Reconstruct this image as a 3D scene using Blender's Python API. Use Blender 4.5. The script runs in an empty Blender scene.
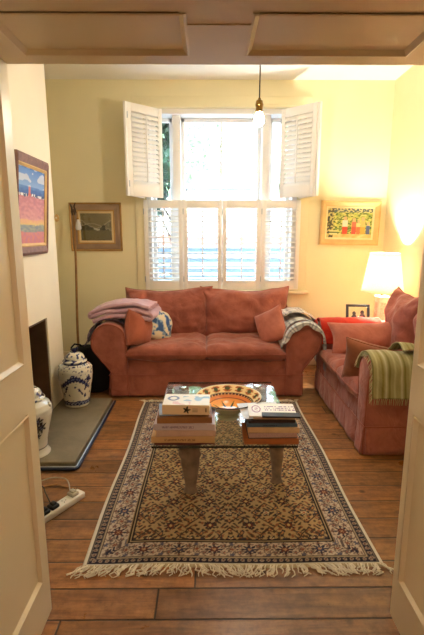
import bpy, bmesh, math, random
from mathutils import Vector, Matrix, Euler, noise
from math import sin, cos, pi, sqrt, atan2, floor, exp, radians as R

random.seed(7)
SC = bpy.context.scene
COL = SC.collection

# ------------------------------------------------------------------ colour / materials
def s2l(c):
    return tuple(((x / 255.0) / 12.92 if x / 255.0 <= 0.04045 else (((x / 255.0) + 0.055) / 1.055) ** 2.4) for x in c)

def new_mat(name):
    m = bpy.data.materials.new(name)
    m.use_nodes = True
    nt = m.node_tree
    b = nt.nodes['Principled BSDF']
    return m, nt, b

def N(nt, kind, **kw):
    n = nt.nodes.new(kind)
    for k, v in kw.items():
        if k.startswith('i_'):
            n.inputs[k[2:].replace('_', ' ')].default_value = v
        else:
            setattr(n, k, v)
    return n

def mix_rgb(nt, fac, a, b, mode='MIX'):
    n = nt.nodes.new('ShaderNodeMix')
    n.data_type = 'RGBA'
    n.blend_type = mode
    for idx, v in ((0, fac), (6, a), (7, b)):
        if isinstance(v, (int, float)):
            n.inputs[idx].default_value = v
        elif isinstance(v, tuple):
            n.inputs[idx].default_value = (*v, 1) if len(v) == 3 else v
        else:
            nt.links.new(v, n.inputs[idx])
    return n.outputs[2]

def ramp(nt, src, stops):
    n = nt.nodes.new('ShaderNodeValToRGB')
    el = n.color_ramp.elements
    while len(el) < len(stops):
        el.new(0.5)
    for e, (p, c) in zip(el, stops):
        e.position = p
        e.color = (*c, 1) if len(c) == 3 else c
    nt.links.new(src, n.inputs[0])
    return n.outputs[0]

def plain(name, rgb, rough=0.6, metal=0.0, var=0.06, scale=6.0, bump=0.0, bscale=60.0, spec=0.5, sheen=0.0, coat=0.0):
    m, nt, b = new_mat(name)
    c = s2l(rgb)
    tc = N(nt, 'ShaderNodeTexCoord')
    nz = N(nt, 'ShaderNodeTexNoise', i_Scale=scale, i_Detail=4.0)
    nt.links.new(tc.outputs['Object'], nz.inputs['Vector'])
    lo = tuple(x * (1 - var) for x in c)
    hi = tuple(min(1, x * (1 + var)) for x in c)
    col = ramp(nt, nz.outputs['Fac'], [(0.3, lo), (0.7, hi)])
    nt.links.new(col, b.inputs['Base Color'])
    b.inputs['Roughness'].default_value = rough
    b.inputs['Metallic'].default_value = metal
    b.inputs['Specular IOR Level'].default_value = spec
    b.inputs['Sheen Weight'].default_value = sheen
    b.inputs['Coat Weight'].default_value = coat
    if bump > 0:
        n2 = N(nt, 'ShaderNodeTexNoise', i_Scale=bscale, i_Detail=3.0)
        nt.links.new(tc.outputs['Object'], n2.inputs['Vector'])
        bp = N(nt, 'ShaderNodeBump', i_Strength=bump, i_Distance=0.01)
        nt.links.new(n2.outputs['Fac'], bp.inputs['Height'])
        nt.links.new(bp.outputs['Normal'], b.inputs['Normal'])
    return m

def painted(name, rough=0.6, spec=0.4, coat=0.0, bump=0.0, bscale=200.0, sheen=0.0):
    """surface whose pattern is stored per vertex (attribute 'pat')"""
    m, nt, b = new_mat(name)
    a = N(nt, 'ShaderNodeAttribute', attribute_name='pat')
    nt.links.new(a.outputs['Color'], b.inputs['Base Color'])
    b.inputs['Roughness'].default_value = rough
    b.inputs['Specular IOR Level'].default_value = spec
    b.inputs['Coat Weight'].default_value = coat
    b.inputs['Sheen Weight'].default_value = sheen
    if bump > 0:
        tc = N(nt, 'ShaderNodeTexCoord')
        n2 = N(nt, 'ShaderNodeTexNoise', i_Scale=bscale, i_Detail=3.0)
        nt.links.new(tc.outputs['Object'], n2.inputs['Vector'])
        bp = N(nt, 'ShaderNodeBump', i_Strength=bump, i_Distance=0.005)
        nt.links.new(n2.outputs['Fac'], bp.inputs['Height'])
        nt.links.new(bp.outputs['Normal'], b.inputs['Normal'])
    return m

def fabric(name, rgb, rgb2=None, wr=0.5):
    m, nt, b = new_mat(name)
    c = s2l(rgb)
    c2 = s2l(rgb2) if rgb2 else tuple(x * 0.78 for x in c)
    tc = N(nt, 'ShaderNodeTexCoord')
    nz = N(nt, 'ShaderNodeTexNoise', i_Scale=5.0, i_Detail=6.0, i_Roughness=0.65)
    nt.links.new(tc.outputs['Object'], nz.inputs['Vector'])
    col = ramp(nt, nz.outputs['Fac'], [(0.32, c2), (0.62, c)])
    nt.links.new(col, b.inputs['Base Color'])
    b.inputs['Roughness'].default_value = 0.9
    b.inputs['Specular IOR Level'].default_value = 0.15
    b.inputs['Sheen Weight'].default_value = 0.25
    b.inputs['Sheen Roughness'].default_value = 0.5
    n2 = N(nt, 'ShaderNodeTexNoise', i_Scale=6.0, i_Detail=3.0, i_Distortion=.8)
    nt.links.new(tc.outputs['Object'], n2.inputs['Vector'])
    n3 = N(nt, 'ShaderNodeTexNoise', i_Scale=350.0, i_Detail=2.0)
    nt.links.new(tc.outputs['Object'], n3.inputs['Vector'])
    b1 = N(nt, 'ShaderNodeBump', i_Strength=wr, i_Distance=0.035)
    nt.links.new(n2.outputs['Fac'], b1.inputs['Height'])
    b2 = N(nt, 'ShaderNodeBump', i_Strength=0.25, i_Distance=0.002)
    nt.links.new(n3.outputs['Fac'], b2.inputs['Height'])
    nt.links.new(b1.outputs['Normal'], b2.inputs['Normal'])
    nt.links.new(b2.outputs['Normal'], b.inputs['Normal'])
    return m

def clear_glass(name, tint=(0.93, 0.96, 0.95), f0=0.045):
    m, nt, b = new_mat(name)
    nt.nodes.remove(b)
    out = nt.nodes['Material Output']
    lw = N(nt, 'ShaderNodeLayerWeight', i_Blend=0.5)
    p = N(nt, 'ShaderNodeMath', operation='POWER')
    nt.links.new(lw.outputs['Facing'], p.inputs[0])
    p.inputs[1].default_value = 5.0
    ma = N(nt, 'ShaderNodeMath', operation='MULTIPLY_ADD')
    nt.links.new(p.outputs[0], ma.inputs[0])
    ma.inputs[1].default_value = 1 - f0
    ma.inputs[2].default_value = f0
    t = N(nt, 'ShaderNodeBsdfTransparent')
    t.inputs['Color'].default_value = (*tint, 1)
    g = N(nt, 'ShaderNodeBsdfGlossy')
    g.inputs['Roughness'].default_value = 0.01
    g.inputs['Color'].default_value = (1, 1, 1, 1)
    mx = N(nt, 'ShaderNodeMixShader')
    nt.links.new(ma.outputs[0], mx.inputs[0])
    nt.links.new(t.outputs[0], mx.inputs[1])
    nt.links.new(g.outputs[0], mx.inputs[2])
    nt.links.new(mx.outputs[0], out.inputs['Surface'])
    return m

def emitter(name, rgb, strength):
    m, nt, b = new_mat(name)
    nt.nodes.remove(b)
    e = N(nt, 'ShaderNodeEmission')
    e.inputs['Color'].default_value = (*rgb, 1)
    e.inputs['Strength'].default_value = strength
    nt.links.new(e.outputs[0], nt.nodes['Material Output'].inputs['Surface'])
    return m

def shade_mat(name):
    m, nt, b = new_mat(name)
    nt.nodes.remove(b)
    tc = N(nt, 'ShaderNodeTexCoord')
    nz = N(nt, 'ShaderNodeTexNoise', i_Scale=120.0, i_Detail=2.0)
    nt.links.new(tc.outputs['Object'], nz.inputs['Vector'])
    col = ramp(nt, nz.outputs['Fac'], [(0.3, s2l((246, 232, 205))), (0.7, s2l((252, 242, 222)))])
    d = N(nt, 'ShaderNodeBsdfDiffuse')
    t = N(nt, 'ShaderNodeBsdfTranslucent')
    nt.links.new(col, d.inputs['Color'])
    nt.links.new(col, t.inputs['Color'])
    mx = N(nt, 'ShaderNodeMixShader', i_Fac=0.6)
    nt.links.new(d.outputs[0], mx.inputs[1])
    nt.links.new(t.outputs[0], mx.inputs[2])
    nt.links.new(mx.outputs[0], nt.nodes['Material Output'].inputs['Surface'])
    return m

def floor_mat():
    m, nt, b = new_mat('old_pine_boards')
    L = nt.links.new
    geo = N(nt, 'ShaderNodeNewGeometry')
    sep = N(nt, 'ShaderNodeSeparateXYZ')
    L(geo.outputs['Position'], sep.inputs[0])
    def M(op, a, c=None, d=None):
        n = N(nt, 'ShaderNodeMath', operation=op)
        for i, v in enumerate((a, c, d)):
            if v is None: continue
            if isinstance(v, (int, float)): n.inputs[i].default_value = v
            else: L(v, n.inputs[i])
        return n.outputs[0]
    W = 0.1535
    yb = M('DIVIDE', M('ADD', sep.outputs['Y'], 10 * W - 0.07 + 0.001), W)
    idx = M('FLOOR', yb)
    fr = M('FRACT', yb)
    edge = M('MINIMUM', fr, M('SUBTRACT', 1.0, fr))
    wn = N(nt, 'ShaderNodeTexWhiteNoise', noise_dimensions='1D')
    L(idx, wn.inputs['W'])
    xo = M('ADD', M('DIVIDE', sep.outputs['X'], 3.4), M('MULTIPLY', wn.outputs['Value'], 7.31))
    xi = M('FLOOR', xo)
    xf = M('FRACT', xo)
    xedge = M('MULTIPLY', M('MINIMUM', xf, M('SUBTRACT', 1.0, xf)), 3.4 / W)
    wn2 = N(nt, 'ShaderNodeTexWhiteNoise', noise_dimensions='2D')
    cmb = N(nt, 'ShaderNodeCombineXYZ')
    L(idx, cmb.inputs[0]); L(xi, cmb.inputs[1])
    L(cmb.outputs[0], wn2.inputs['Vector'])
    # grain
    gv = N(nt, 'ShaderNodeCombineXYZ')
    L(M('ADD', M('MULTIPLY', sep.outputs['X'], 1.6), M('MULTIPLY', wn2.outputs['Value'], 40)), gv.inputs[0])
    L(M('MULTIPLY', sep.outputs['Y'], 15.0), gv.inputs[1])
    g = N(nt, 'ShaderNodeTexNoise', i_Scale=1.6, i_Detail=7.0, i_Roughness=0.62, i_Distortion=0.9)
    L(gv.outputs[0], g.inputs['Vector'])
    base = ramp(nt, g.outputs['Fac'], [(0.25, s2l((98, 64, 38))), (0.45, s2l((142, 98, 58))), (0.62, s2l((164, 117, 71))), (0.8, s2l((184, 140, 92)))])
    tone = ramp(nt, wn2.outputs['Value'], [(0.0, (0.62, 0.62, 0.62)), (0.5, (0.92, 0.90, 0.87)), (1.0, (1.15, 1.06, 0.96))])
    c1 = mix_rgb(nt, 1.0, base, tone, 'MULTIPLY')
    # worn dull patches
    p = N(nt, 'ShaderNodeTexNoise', i_Scale=3.2, i_Detail=6.0, i_Roughness=0.7)
    L(geo.outputs['Position'], p.inputs['Vector'])
    wear = ramp(nt, p.outputs['Fac'], [(0.48, (0, 0, 0)), (0.70, (0.55, 0.55, 0.55))])
    c2 = mix_rgb(nt, wear, c1, s2l((122, 96, 76)))
    f2 = N(nt, 'ShaderNodeTexNoise', i_Scale=16.0, i_Detail=6.0, i_Roughness=0.75)
    L(geo.outputs['Position'], f2.inputs['Vector'])
    sc_ = ramp(nt, f2.outputs['Fac'], [(0.30, (0.55, 0.52, 0.5)), (0.5, (0.98, 0.97, 0.96)), (0.68, (1.28, 1.26, 1.22))])
    c2 = mix_rgb(nt, 1.0, c2, sc_, 'MULTIPLY')
    # knots and nail heads
    vo = N(nt, 'ShaderNodeTexVoronoi', i_Scale=5.5)
    L(geo.outputs['Position'], vo.inputs['Vector'])
    kn = ramp(nt, vo.outputs['Distance'], [(0.05, (1, 1, 1)), (0.13, (0, 0, 0))])
    c3 = mix_rgb(nt, M('MULTIPLY', kn, 0.75), c2, s2l((52, 30, 20)))
    e2 = M('MINIMUM', edge, xedge)
    gap = ramp(nt, e2, [(0.012, (1, 1, 1)), (0.035, (0, 0, 0))])
    c4 = mix_rgb(nt, M('MULTIPLY', gap, 0.9), c3, s2l((28, 17, 12)))
    L(c4, b.inputs['Base Color'])
    rr = ramp(nt, p.outputs['Fac'], [(0.3, (0.24, 0.24, 0.24)), (0.75, (0.46, 0.52, 0.52))])
    L(rr, b.inputs['Roughness'])
    bp = N(nt, 'ShaderNodeBump', i_Strength=0.45, i_Distance=0.008)
    hgt = M('SUBTRACT', M('MULTIPLY', g.outputs['Fac'], 0.25), M('MULTIPLY', gap, 0.8))
    L(hgt, bp.inputs['Height'])
    L(bp.outputs['Normal'], b.inputs['Normal'])
    return m

# ------------------------------------------------------------------ scene bookkeeping
ORG = {}
def tag(o, label=None, cat=None, group=None, kind=None):
    if label: o['label'] = label
    if cat: o['category'] = cat
    if group: o['group'] = group
    if kind: o['kind'] = kind
    return o

def thing(name, label, cat, loc=(0, 0, 0), rot=0.0, group=None, kind=None):
    o = bpy.data.objects.new(name, None)
    o.empty_display_size = 0.05
    COL.objects.link(o)
    o.location = loc
    o.rotation_euler = (0, 0, rot) if isinstance(rot, (int, float)) else rot
    return tag(o, label, cat, group, kind)

class MB:
    def __init__(s):
        s.v = []; s.f = []; s.c = []; s.mi = []
    def add(s, vs, fs, cs=None, mi=0, mtx=None):
        o = len(s.v)
        for p in vs:
            p = Vector(p)
            s.v.append(mtx @ p if mtx else p)
        for f in fs:
            s.f.append([i + o for i in f]); s.mi.append(mi)
        s.c.extend(cs if cs else [None] * len(vs))
        return s
    def box(s, lo, hi, bev=0.0, seg=2, mtx=None, mi=0):
        bm = bmesh.new()
        bmesh.ops.create_cube(bm, size=1.0)
        for v in bm.verts:
            v.co = Vector(((lo[i] + hi[i]) / 2 + v.co[i] * (hi[i] - lo[i]) for i in range(3)))
        if bev > 0:
            bmesh.ops.bevel(bm, geom=list(bm.edges), offset=bev, segments=seg, profile=0.5, affect='EDGES', clamp_overlap=True)
        bm.verts.index_update()
        s.add([v.co.copy() for v in bm.verts], [[v.index for v in f.verts] for f in bm.faces], mtx=mtx, mi=mi)
        bm.free()
        return s
    def grid(s, fn, nu, nv, cfn=None, closed_u=False, closed_v=False, mtx=None, mi=0, flip=False):
        vs = []; cs = []
        ku = nu if closed_u else nu + 1
        kv = nv if closed_v else nv + 1
        for i in range(ku):
            for j in range(kv):
                u = i / nu; v = j / nv
                vs.append(fn(u, v))
                cs.append(cfn(u, v) if cfn else None)
        fs = []
        for i in range(nu):
            for j in range(nv):
                a = i * kv + j; b = ((i + 1) % ku) * kv + j
                c = ((i + 1) % ku) * kv + (j + 1) % kv; d = i * kv + (j + 1) % kv
                fs.append([a, d, c, b] if flip else [a, b, c, d])
        return s.add(vs, fs, cs, mi, mtx)
    def lathe(s, prof, n=32, mtx=None, cfn=None, mi=0):
        """prof list of (r,z)"""
        m = len(prof) - 1
        def fn(u, v):
            k = min(int(round(v * m)), m)
            r, z = prof[k]
            return (r * cos(2 * pi * u), r * sin(2 * pi * u), z)
        return s.grid(fn, n, m, cfn, closed_u=True, mtx=mtx, mi=mi)
    def tube(s, path, r, n=8, mtx=None, caps=True, mi=0):
        P = [Vector(p) for p in path]
        rs = r if isinstance(r, (list, tuple)) else [r] * len(P)
        up = Vector((0, 0, 1)); vs = []; fs = []
        prev = None
        for i, p in enumerate(P):
            t = (P[min(i + 1, len(P) - 1)] - P[max(i - 1, 0)])
            if t.length < 1e-9: t = Vector((0, 0, 1))
            t.normalize()
            if prev is None:
                a = t.cross(up)
                if a.length < 1e-3: a = t.cross(Vector((1, 0, 0)))
            else:
                a = prev - t * prev.dot(t)
                if a.length < 1e-6: a = t.cross(Vector((1, 0, 0)))
            a.normalize(); prev = a
            b = t.cross(a)
            for k in range(n):
                q = 2 * pi * k / n
                vs.append(p + (a * cos(q) + b * sin(q)) * rs[i])
        for i in range(len(P) - 1):
            for k in range(n):
                k2 = (k + 1) % n
                fs.append([i * n + k, i * n + k2, (i + 1) * n + k2, (i + 1) * n + k])
        if caps:
            fs.append(list(range(n))[::-1]); fs.append([(len(P) - 1) * n + k for k in range(n)])
        return s.add(vs, fs, mtx=mtx, mi=mi)
    def ball(s, c, r, n=14, m=10, sc=(1, 1, 1), mtx=None, mi=0, fn=None):
        def g(u, v):
            th = 2 * pi * u; ph = pi * (v - 0.5) * 0.9999
            d = Vector((cos(ph) * cos(th) * sc[0], cos(ph) * sin(th) * sc[1], sin(ph) * sc[2]))
            k = fn(d) if fn else 1.0
            return Vector(c) + d * r * k
        return s.grid(g, n, m, closed_u=True, mtx=mtx, mi=mi)
    def build(s, name, mat, parent=None, smooth=True, origin=None, solid=0.0, sub=0, weld=False, kind=None, auto=None):
        o3 = Vector(origin) if origin is not None else Vector((0, 0, 0))
        me = bpy.data.meshes.new(name)
        me.from_pydata([tuple(v - o3) for v in s.v], [], s.f)
        for mm in (mat if isinstance(mat, (list, tuple)) else [mat]):
            me.materials.append(mm)
        if any(s.mi):
            me.polygons.foreach_set('material_index', s.mi)
        if any(c is not None for c in s.c):
            at = me.color_attributes.new('pat', 'FLOAT_COLOR', 'POINT')
            buf = []
            for c in s.c:
                buf.extend((*(c if c else (0.5, 0.5, 0.5)), 1.0))
            at.data.foreach_set('color', buf)
        bm = bmesh.new(); bm.from_mesh(me)
        if weld:
            bmesh.ops.remove_doubles(bm, verts=bm.verts, dist=1e-5)
        bmesh.ops.recalc_face_normals(bm, faces=bm.faces)
        bm.to_mesh(me); bm.free()
        if smooth:
            me.polygons.foreach_set('use_smooth', [True] * len(me.polygons))
            try: me.set_sharp_from_angle(angle=R(auto if auto else 42))
            except Exception: pass
        me.update()
        ob = bpy.data.objects.new(name, me)
        COL.objects.link(ob)
        if parent is not None:
            ob.parent = parent
        else:
            ob.location = o3
        if solid:
            md = ob.modifiers.new('thick', 'SOLIDIFY'); md.thickness = solid; md.offset = 0.0
        if sub:
            md = ob.modifiers.new('sub', 'SUBSURF'); md.levels = sub; md.render_levels = sub
        if kind: ob['kind'] = kind
        return ob

def T(loc=(0, 0, 0), rot=(0, 0, 0), sc=None):
    m = Matrix.Translation(loc) @ Euler(rot).to_matrix().to_4x4()
    if sc: m = m @ Matrix.Diagonal((*sc, 1))
    return m

def nz(p, s=1.0, seed=0.0):
    return noise.noise(Vector((p[0] * s + seed * 7.13, p[1] * s - seed * 3.7, p[2] * s + seed * 1.9)))

def struct(name, mb, mat, parent=None, **kw):
    o = mb.build(name, mat, parent, **kw)
    if parent is None: o['kind'] = 'structure'
    return o

# ------------------------------------------------------------------ materials
M_floor = floor_mat()
M_wall = plain('cream_yellow_wall_paint', (234, 224, 186), 0.75, var=0.02, scale=3, bump=0.05, bscale=90)
M_breast = plain('pale_cream_wall_paint', (244, 234, 212), 0.75, var=0.02, scale=3, bump=0.05, bscale=90)
M_far = plain('front_room_wall_paint', (150, 124, 98), 0.75, var=0.03)
M_ceil = plain('ceiling_paint', (244, 241, 234), 0.8, var=0.02, scale=2, bump=0.04)
M_trim = plain('cream_gloss_paint', (236, 222, 190), 0.32, var=0.02, scale=3, bump=0.03, bscale=40)
M_white = plain('white_shutter_paint', (244, 240, 234), 0.4, var=0.015, scale=5)
M_sash = plain('white_sash_paint', (240, 238, 236), 0.35, var=0.02)
M_pane = clear_glass('window_glass', (0.97, 0.98, 0.98), 0.04)
M_sofa = fabric('terracotta_slipcover', (170, 100, 83), (138, 77, 64), 0.7)
M_sofa2 = fabric('rosy_terracotta_slipcover', (176, 106, 92), (146, 82, 72), 0.7)
M_pipe = fabric('terracotta_piping', (160, 84, 66), None, 0.1)
M_cush = fabric('terracotta_cushion', (178, 102, 80), (156, 86, 66), 0.5)
M_cushp = fabric('rose_cushion', (196, 122, 104), (172, 100, 84), 0.5)
M_cushb = fabric('brown_cushion', (146, 86, 58), (122, 70, 46), 0.5)
M_red = fabric('red_throw', (208, 54, 32), (176, 40, 26), 0.5)
M_black = plain('black_cloth', (16, 15, 16), 0.8, var=0.2, bump=0.2, bscale=30, spec=0.2)
M_stone = plain('hearth_stone', (128, 118, 98), 0.6, var=0.18, scale=7, bump=0.15, bscale=40)
M_soot = plain('sooty_firebrick', (52, 36, 24), 0.9, var=0.35, scale=9, bump=0.4, bscale=25)
M_cheek = plain('brown_fire_cheek', (92, 66, 42), 0.7, var=0.25, scale=6, bump=0.2, bscale=30)
M_fender = plain('dark_blue_metal', (32, 42, 72), 0.35, metal=0.3)
M_steel = plain('pale_steel', (190, 196, 205), 0.3, metal=0.7)
M_chrome = plain('chrome', (225, 228, 232), 0.12, metal=1.0, var=0.01)
M_brass = plain('aged_brass', (150, 116, 60), 0.35, metal=0.85)
M_wood = plain('walnut_frame_wood', (118, 78, 48), 0.45, var=0.25, scale=14, bump=0.1)
M_gilt = plain('dull_gilt', (176, 136, 76), 0.4, metal=0.35, var=0.15, scale=20)
M_palewood = plain('pale_gold_frame_wood', (214, 178, 118), 0.45, var=0.12, scale=12)
M_leg = plain('weathered_table_wood', (136, 116, 100), 0.55, var=0.3, scale=18, bump=0.2, bscale=40)
M_cord = plain('dark_flex', (34, 28, 24), 0.6)
M_pages = plain('book_pages', (226, 208, 178), 0.8, var=0.1, scale=160)
M_plastic = plain('white_plastic', (236, 232, 224), 0.35, var=0.01)
M_blackp = plain('black_plastic', (20, 20, 24), 0.35, var=0.05)
M_greyp = plain('grey_plastic', (176, 172, 160), 0.4, var=0.03)
M_rug = painted('patterned_rug_wool', 0.95, 0.1, bump=0.3, bscale=260, sheen=0.1)
M_fringe = plain('rug_fringe_cotton', (226, 218, 200), 0.95, var=0.15, scale=30, spec=0.1)
M_porc = painted('glazed_porcelain', 0.12, 0.5, coat=0.4)
M_cobalt = plain('cobalt_glaze', (26, 30, 70), 0.2, var=0.2, coat=0.4)
M_bowl = painted('painted_ceramic', 0.15, 0.5, coat=0.3)
M_paint = painted('painted_picture', 0.55, 0.3)
M_print = painted('printed_cover', 0.4, 0.4)
M_throwp = painted('woven_throw', 0.95, 0.1, bump=0.3, bscale=300, sheen=0.2)
M_shade = shade_mat('cream_lampshade')
M_bark = plain('bark', (74, 58, 44), 0.9, var=0.3, bump=0.4)
M_leafd = plain('dark_leaves', (30, 62, 40), 0.6, var=0.5, scale=2)
M_leafl = plain('light_leaves', (186, 214, 172), 0.8, var=0.15, scale=2)
M_ground = plain('pale_bounce_ground', (206, 206, 202), 0.9, var=0.3, scale=2)  # outdoor ground, colour made pale to bounce daylight onto the ceiling
M_fence = plain('blue_grey_fence', (92, 112, 134), 0.7, var=0.15)
M_brick = plain('pink_brick', (176, 116, 104), 0.8, var=0.15, scale=12)
M_render = plain('pale_house_render', (222, 218, 210), 0.8)
M_roof = plain('slate_roof', (104, 114, 130), 0.6, var=0.2)
GLASS_EDGE = plain('glass_edge', (30, 44, 42), 0.15, var=0.05, coat=0.5)
M_top = clear_glass('table_glass', (0.94, 0.965, 0.95), 0.045)

# ------------------------------------------------------------------ room shell
XL, XR, YB, ZC = -1.92, 1.95, 4.85, 3.08
JL, JR, YN, YF, ZS = -0.642, 0.73, 1.00, 1.505, 2.035      # opening reveal
FX0, FX1, FY0, FZ = -2.4, 2.4, -3.0, 2.75                  # front room

struct('floor', MB().box((-2.6, FY0 - .1, -0.08), (2.6, 5.1, 0.0)), M_floor, smooth=False)
struct('ceiling', MB().box((XL - .1, 1.45, ZC), (XR + .1, 5.1, ZC + .1)), M_ceil, smooth=False)
struct('wall_left', MB().box((XL - .12, 1.4, 0), (XL, 5.1, ZC)), M_wall, smooth=False)
struct('wall_right', MB().box((XR, 1.4, 0), (XR + .12, 5.1, ZC)), M_wall, smooth=False)
# back wall with window hole
WX0, WX1, WZ0, WZ1 = -0.675, 0.965, 0.90, 2.80
wb = MB()
wb.box((XL, YB, 0), (WX0, YB + .25, ZC)).box((WX1, YB, 0), (XR, YB + .25, ZC))
wb.box((WX0, YB, 0), (WX1, YB + .25, WZ0)).box((WX0, YB, WZ1), (WX1, YB + .25, ZC))
struct('wall_back', wb, M_wall, smooth=False)
# partition with the wide opening
wf = MB()
wf.box((-2.6, YN, 0), (JL - .03, YF - .01, ZC)).box((JR + .03, YN, 0), (2.6, YF - .01, ZC)).box((JL - .03, YN, ZS + .03), (JR + .03, YF - .01, ZC))
struct('wall_front', wf, M_wall, smooth=False)
# chimney breast with fireplace hole
CX, CY0, CY1 = -1.322, 2.42, 3.79
OY0, OY1, OZ = 2.76, 3.46, 0.835
cb = MB()
cb.box((XL, CY0, 0), (CX, OY0, ZC)).box((XL, OY1, 0), (CX, CY1, ZC)).box((XL, OY0, OZ), (CX, OY1, ZC))
struct('wall_chimney', cb, M_breast, smooth=False)
fb = MB()
fb.box((XL, OY0, 0), (XL + .18, OY1, OZ))
fbx = struct('trim_1', fb, M_soot, smooth=False)
tag(fbx, 'sooty back of the open fireplace')
fc = MB()
fc.box((XL + .18, OY1 - .02, 0.0), (CX - .012, OY1, OZ)).box((XL + .18, OY0, 0.0), (CX - .012, OY0 + .02, OZ)).box((XL + .18, OY0, OZ - .02), (CX - .012, OY1, OZ))
struct('trim_2', fc, M_cheek, smooth=False)
# front room shell behind the camera
struct('wall_west', MB().box((FX0 - .1, FY0, 0), (FX0, YN, FZ)), M_far, smooth=False)
struct('wall_east', MB().box((FX1, FY0, 0), (FX1 + .1, YN, FZ)), M_far, smooth=False)
struct('wall_south', MB().box((FX0, FY0 - .1, 0), (FX1, FY0, FZ)), M_far, smooth=False)
struct('ceiling_front', MB().box((FX0 - .1, FY0 - .1, FZ), (FX1 + .1, YN, FZ + .1)), M_ceil, smooth=False)

# skirting
def skirting(name, lo, hi): struct(name, MB().box(lo, hi, 0.008), M_trim)
skirting('baseboard_back', (XL, YB - .02, 0), (XR, YB, .17))
skirting('baseboard_right', (XR - .02, 1.5, 0), (XR, YB - .02, .17))
skirting('baseboard_left', (XL, CY1, 0), (XL + .02, YB - .02, .17))

# panelled reveals: frame + recessed panel + moulding, built in (a,b) plane and mapped
def panel_face(mb, mapf, A0, A1, B0, B1, panels, depth=0.008, th=0.03, mw=0.018):
    """flat face spans A0..A1 x B0..B1 at n=0 (n positive = into the opening); panels are recessed rectangles"""
    def bx(a0, a1, b0, b1, n0, n1, bev=0.0):
        p = mapf(a0, b0, n0); q = mapf(a1, b1, n1)
        lo = [min(p[i], q[i]) for i in range(3)]; hi = [max(p[i], q[i]) for i in range(3)]
        mb.box(lo, hi, bev)
    pa0 = min(p[0] for p in panels); pa1 = max(p[1] for p in panels)
    bx(A0, pa0, B0, B1, -th, 0); bx(pa1, A1, B0, B1, -th, 0)
    ps = sorted(panels, key=lambda p: p[2])
    prev = B0
    for (a0, a1, b0, b1) in ps:
        bx(pa0, pa1, prev, b0, -th, 0)
        prev = b1
        bx(a0, a1, b0, b1, -th, -depth)
        # raised moulding around the panel, wedge shaped
        for k in range(4):
            cs = [(a0, b0), (a1, b0), (a1, b1), (a0, b1)]
            ci = [(a0 + mw, b0 + mw), (a1 - mw, b0 + mw), (a1 - mw, b1 - mw), (a0 + mw, b1 - mw)]
            P, Q = cs[k], cs[(k + 1) % 4]; Pi, Qi = ci[k], ci[(k + 1) % 4]
            h = [mapf(P[0], P[1], 0.003), mapf(Q[0], Q[1], 0.003), mapf((Q[0] * 2 + Qi[0]) / 3, (Q[1] * 2 + Qi[1]) / 3, 0.005), mapf((P[0] * 2 + Pi[0]) / 3, (P[1] * 2 + Pi[1]) / 3, 0.005),
                 mapf(Pi[0], Pi[1], -depth), mapf(Qi[0], Qi[1], -depth)]
            mb.add(h, [[0, 1, 2, 3], [3, 2, 5, 4]])
    bx(pa0, pa1, prev, B1, -th, 0)

rv = MB()
panel_face(rv, lambda a, b, n: (JL + n, a, b), YN, YF, 0.0, ZS, [(1.10, 1.437, 0.185, 0.875), (1.10, 1.437, 1.055, 1.94)])
struct('trim_3', rv, M_trim, smooth=False)
rv = MB()
panel_face(rv, lambda a, b, n: (JR - n, a, b), YN, YF - .03, 0.0, ZS, [(1.08, 1.425, 0.19, 0.87), (1.08, 1.437, 1.05, 1.94)])
struct('trim_4', rv, M_trim, smooth=False)
rv = MB()
panel_face(rv, lambda a, b, n: (b, a, ZS - n), YN, YF, JL - .03, JR + .03, [(1.175, 1.432, JL + .085, -.055), (1.175, 1.432, 0.11, JR - .125)], mw=0.02)
rv.box((-.055, 1.235, ZS - .003), (.11, 1.44, ZS + .002))
struct('trim_5', rv, M_trim, smooth=False)

# ------------------------------------------------------------------ window
win = thing('window_1', 'white tripartite sash window', None, (0.145, YB + .12, WZ0), kind='structure')
wo = (0.145, YB + .12, WZ0)
YW = YB + .14
fr = MB()
fr.box((WX0, YB - .0, WZ1 - .05), (WX1, YB + .24, WZ1)).box((WX0, YB, WZ0), (WX0 + .05, YB + .24, WZ1)).box((WX1 - .05, YB, WZ0), (WX1, YB + .24, WZ1))
fr.box((WX0, YB + .06, WZ0 - .01), (WX1, YB + .28, WZ0 + .04))
for x in (-0.345, 0.625):
    fr.box((x - .045, YB + .05, WZ0), (x + .045, YB + .22, WZ1), .006)
fr.build('window_frame', M_sash, win, origin=wo)
def sash(x0, x1, z0, z1, y, bars):
    f = MB(); w = .04
    f.box((x0, y, z0), (x0 + w, y + .04, z1), .004).box((x1 - w, y, z0), (x1, y + .04, z1), .004)
    f.box((x0, y, z0), (x1, y + .04, z0 + w), .004).box((x0, y, z1 - w), (x1, y + .04, z1), .004)
    for b in bars: f.box((b - .011, y + .005, z0), (b + .011, y + .035, z1), .003)
    s = f.build('sash', M_sash, win, origin=wo)
    g = MB().box((x0 + w, y + .018, z0 + w), (x1 - w, y + .022, z1 - w))
    g.build('pane', M_pane, s, smooth=False, origin=wo)
for (z0, z1, y) in ((WZ0 + .04, 1.86, YW), (1.82, WZ1 - .05, YW + .045)):
    sash(-0.30, 0.58, z0, z1, y, [0.14])
    sash(WX0 + .05, -0.39, z0, z1, y, [])
    sash(0.67, WX1 - .05, z0, z1, y, [])
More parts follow.
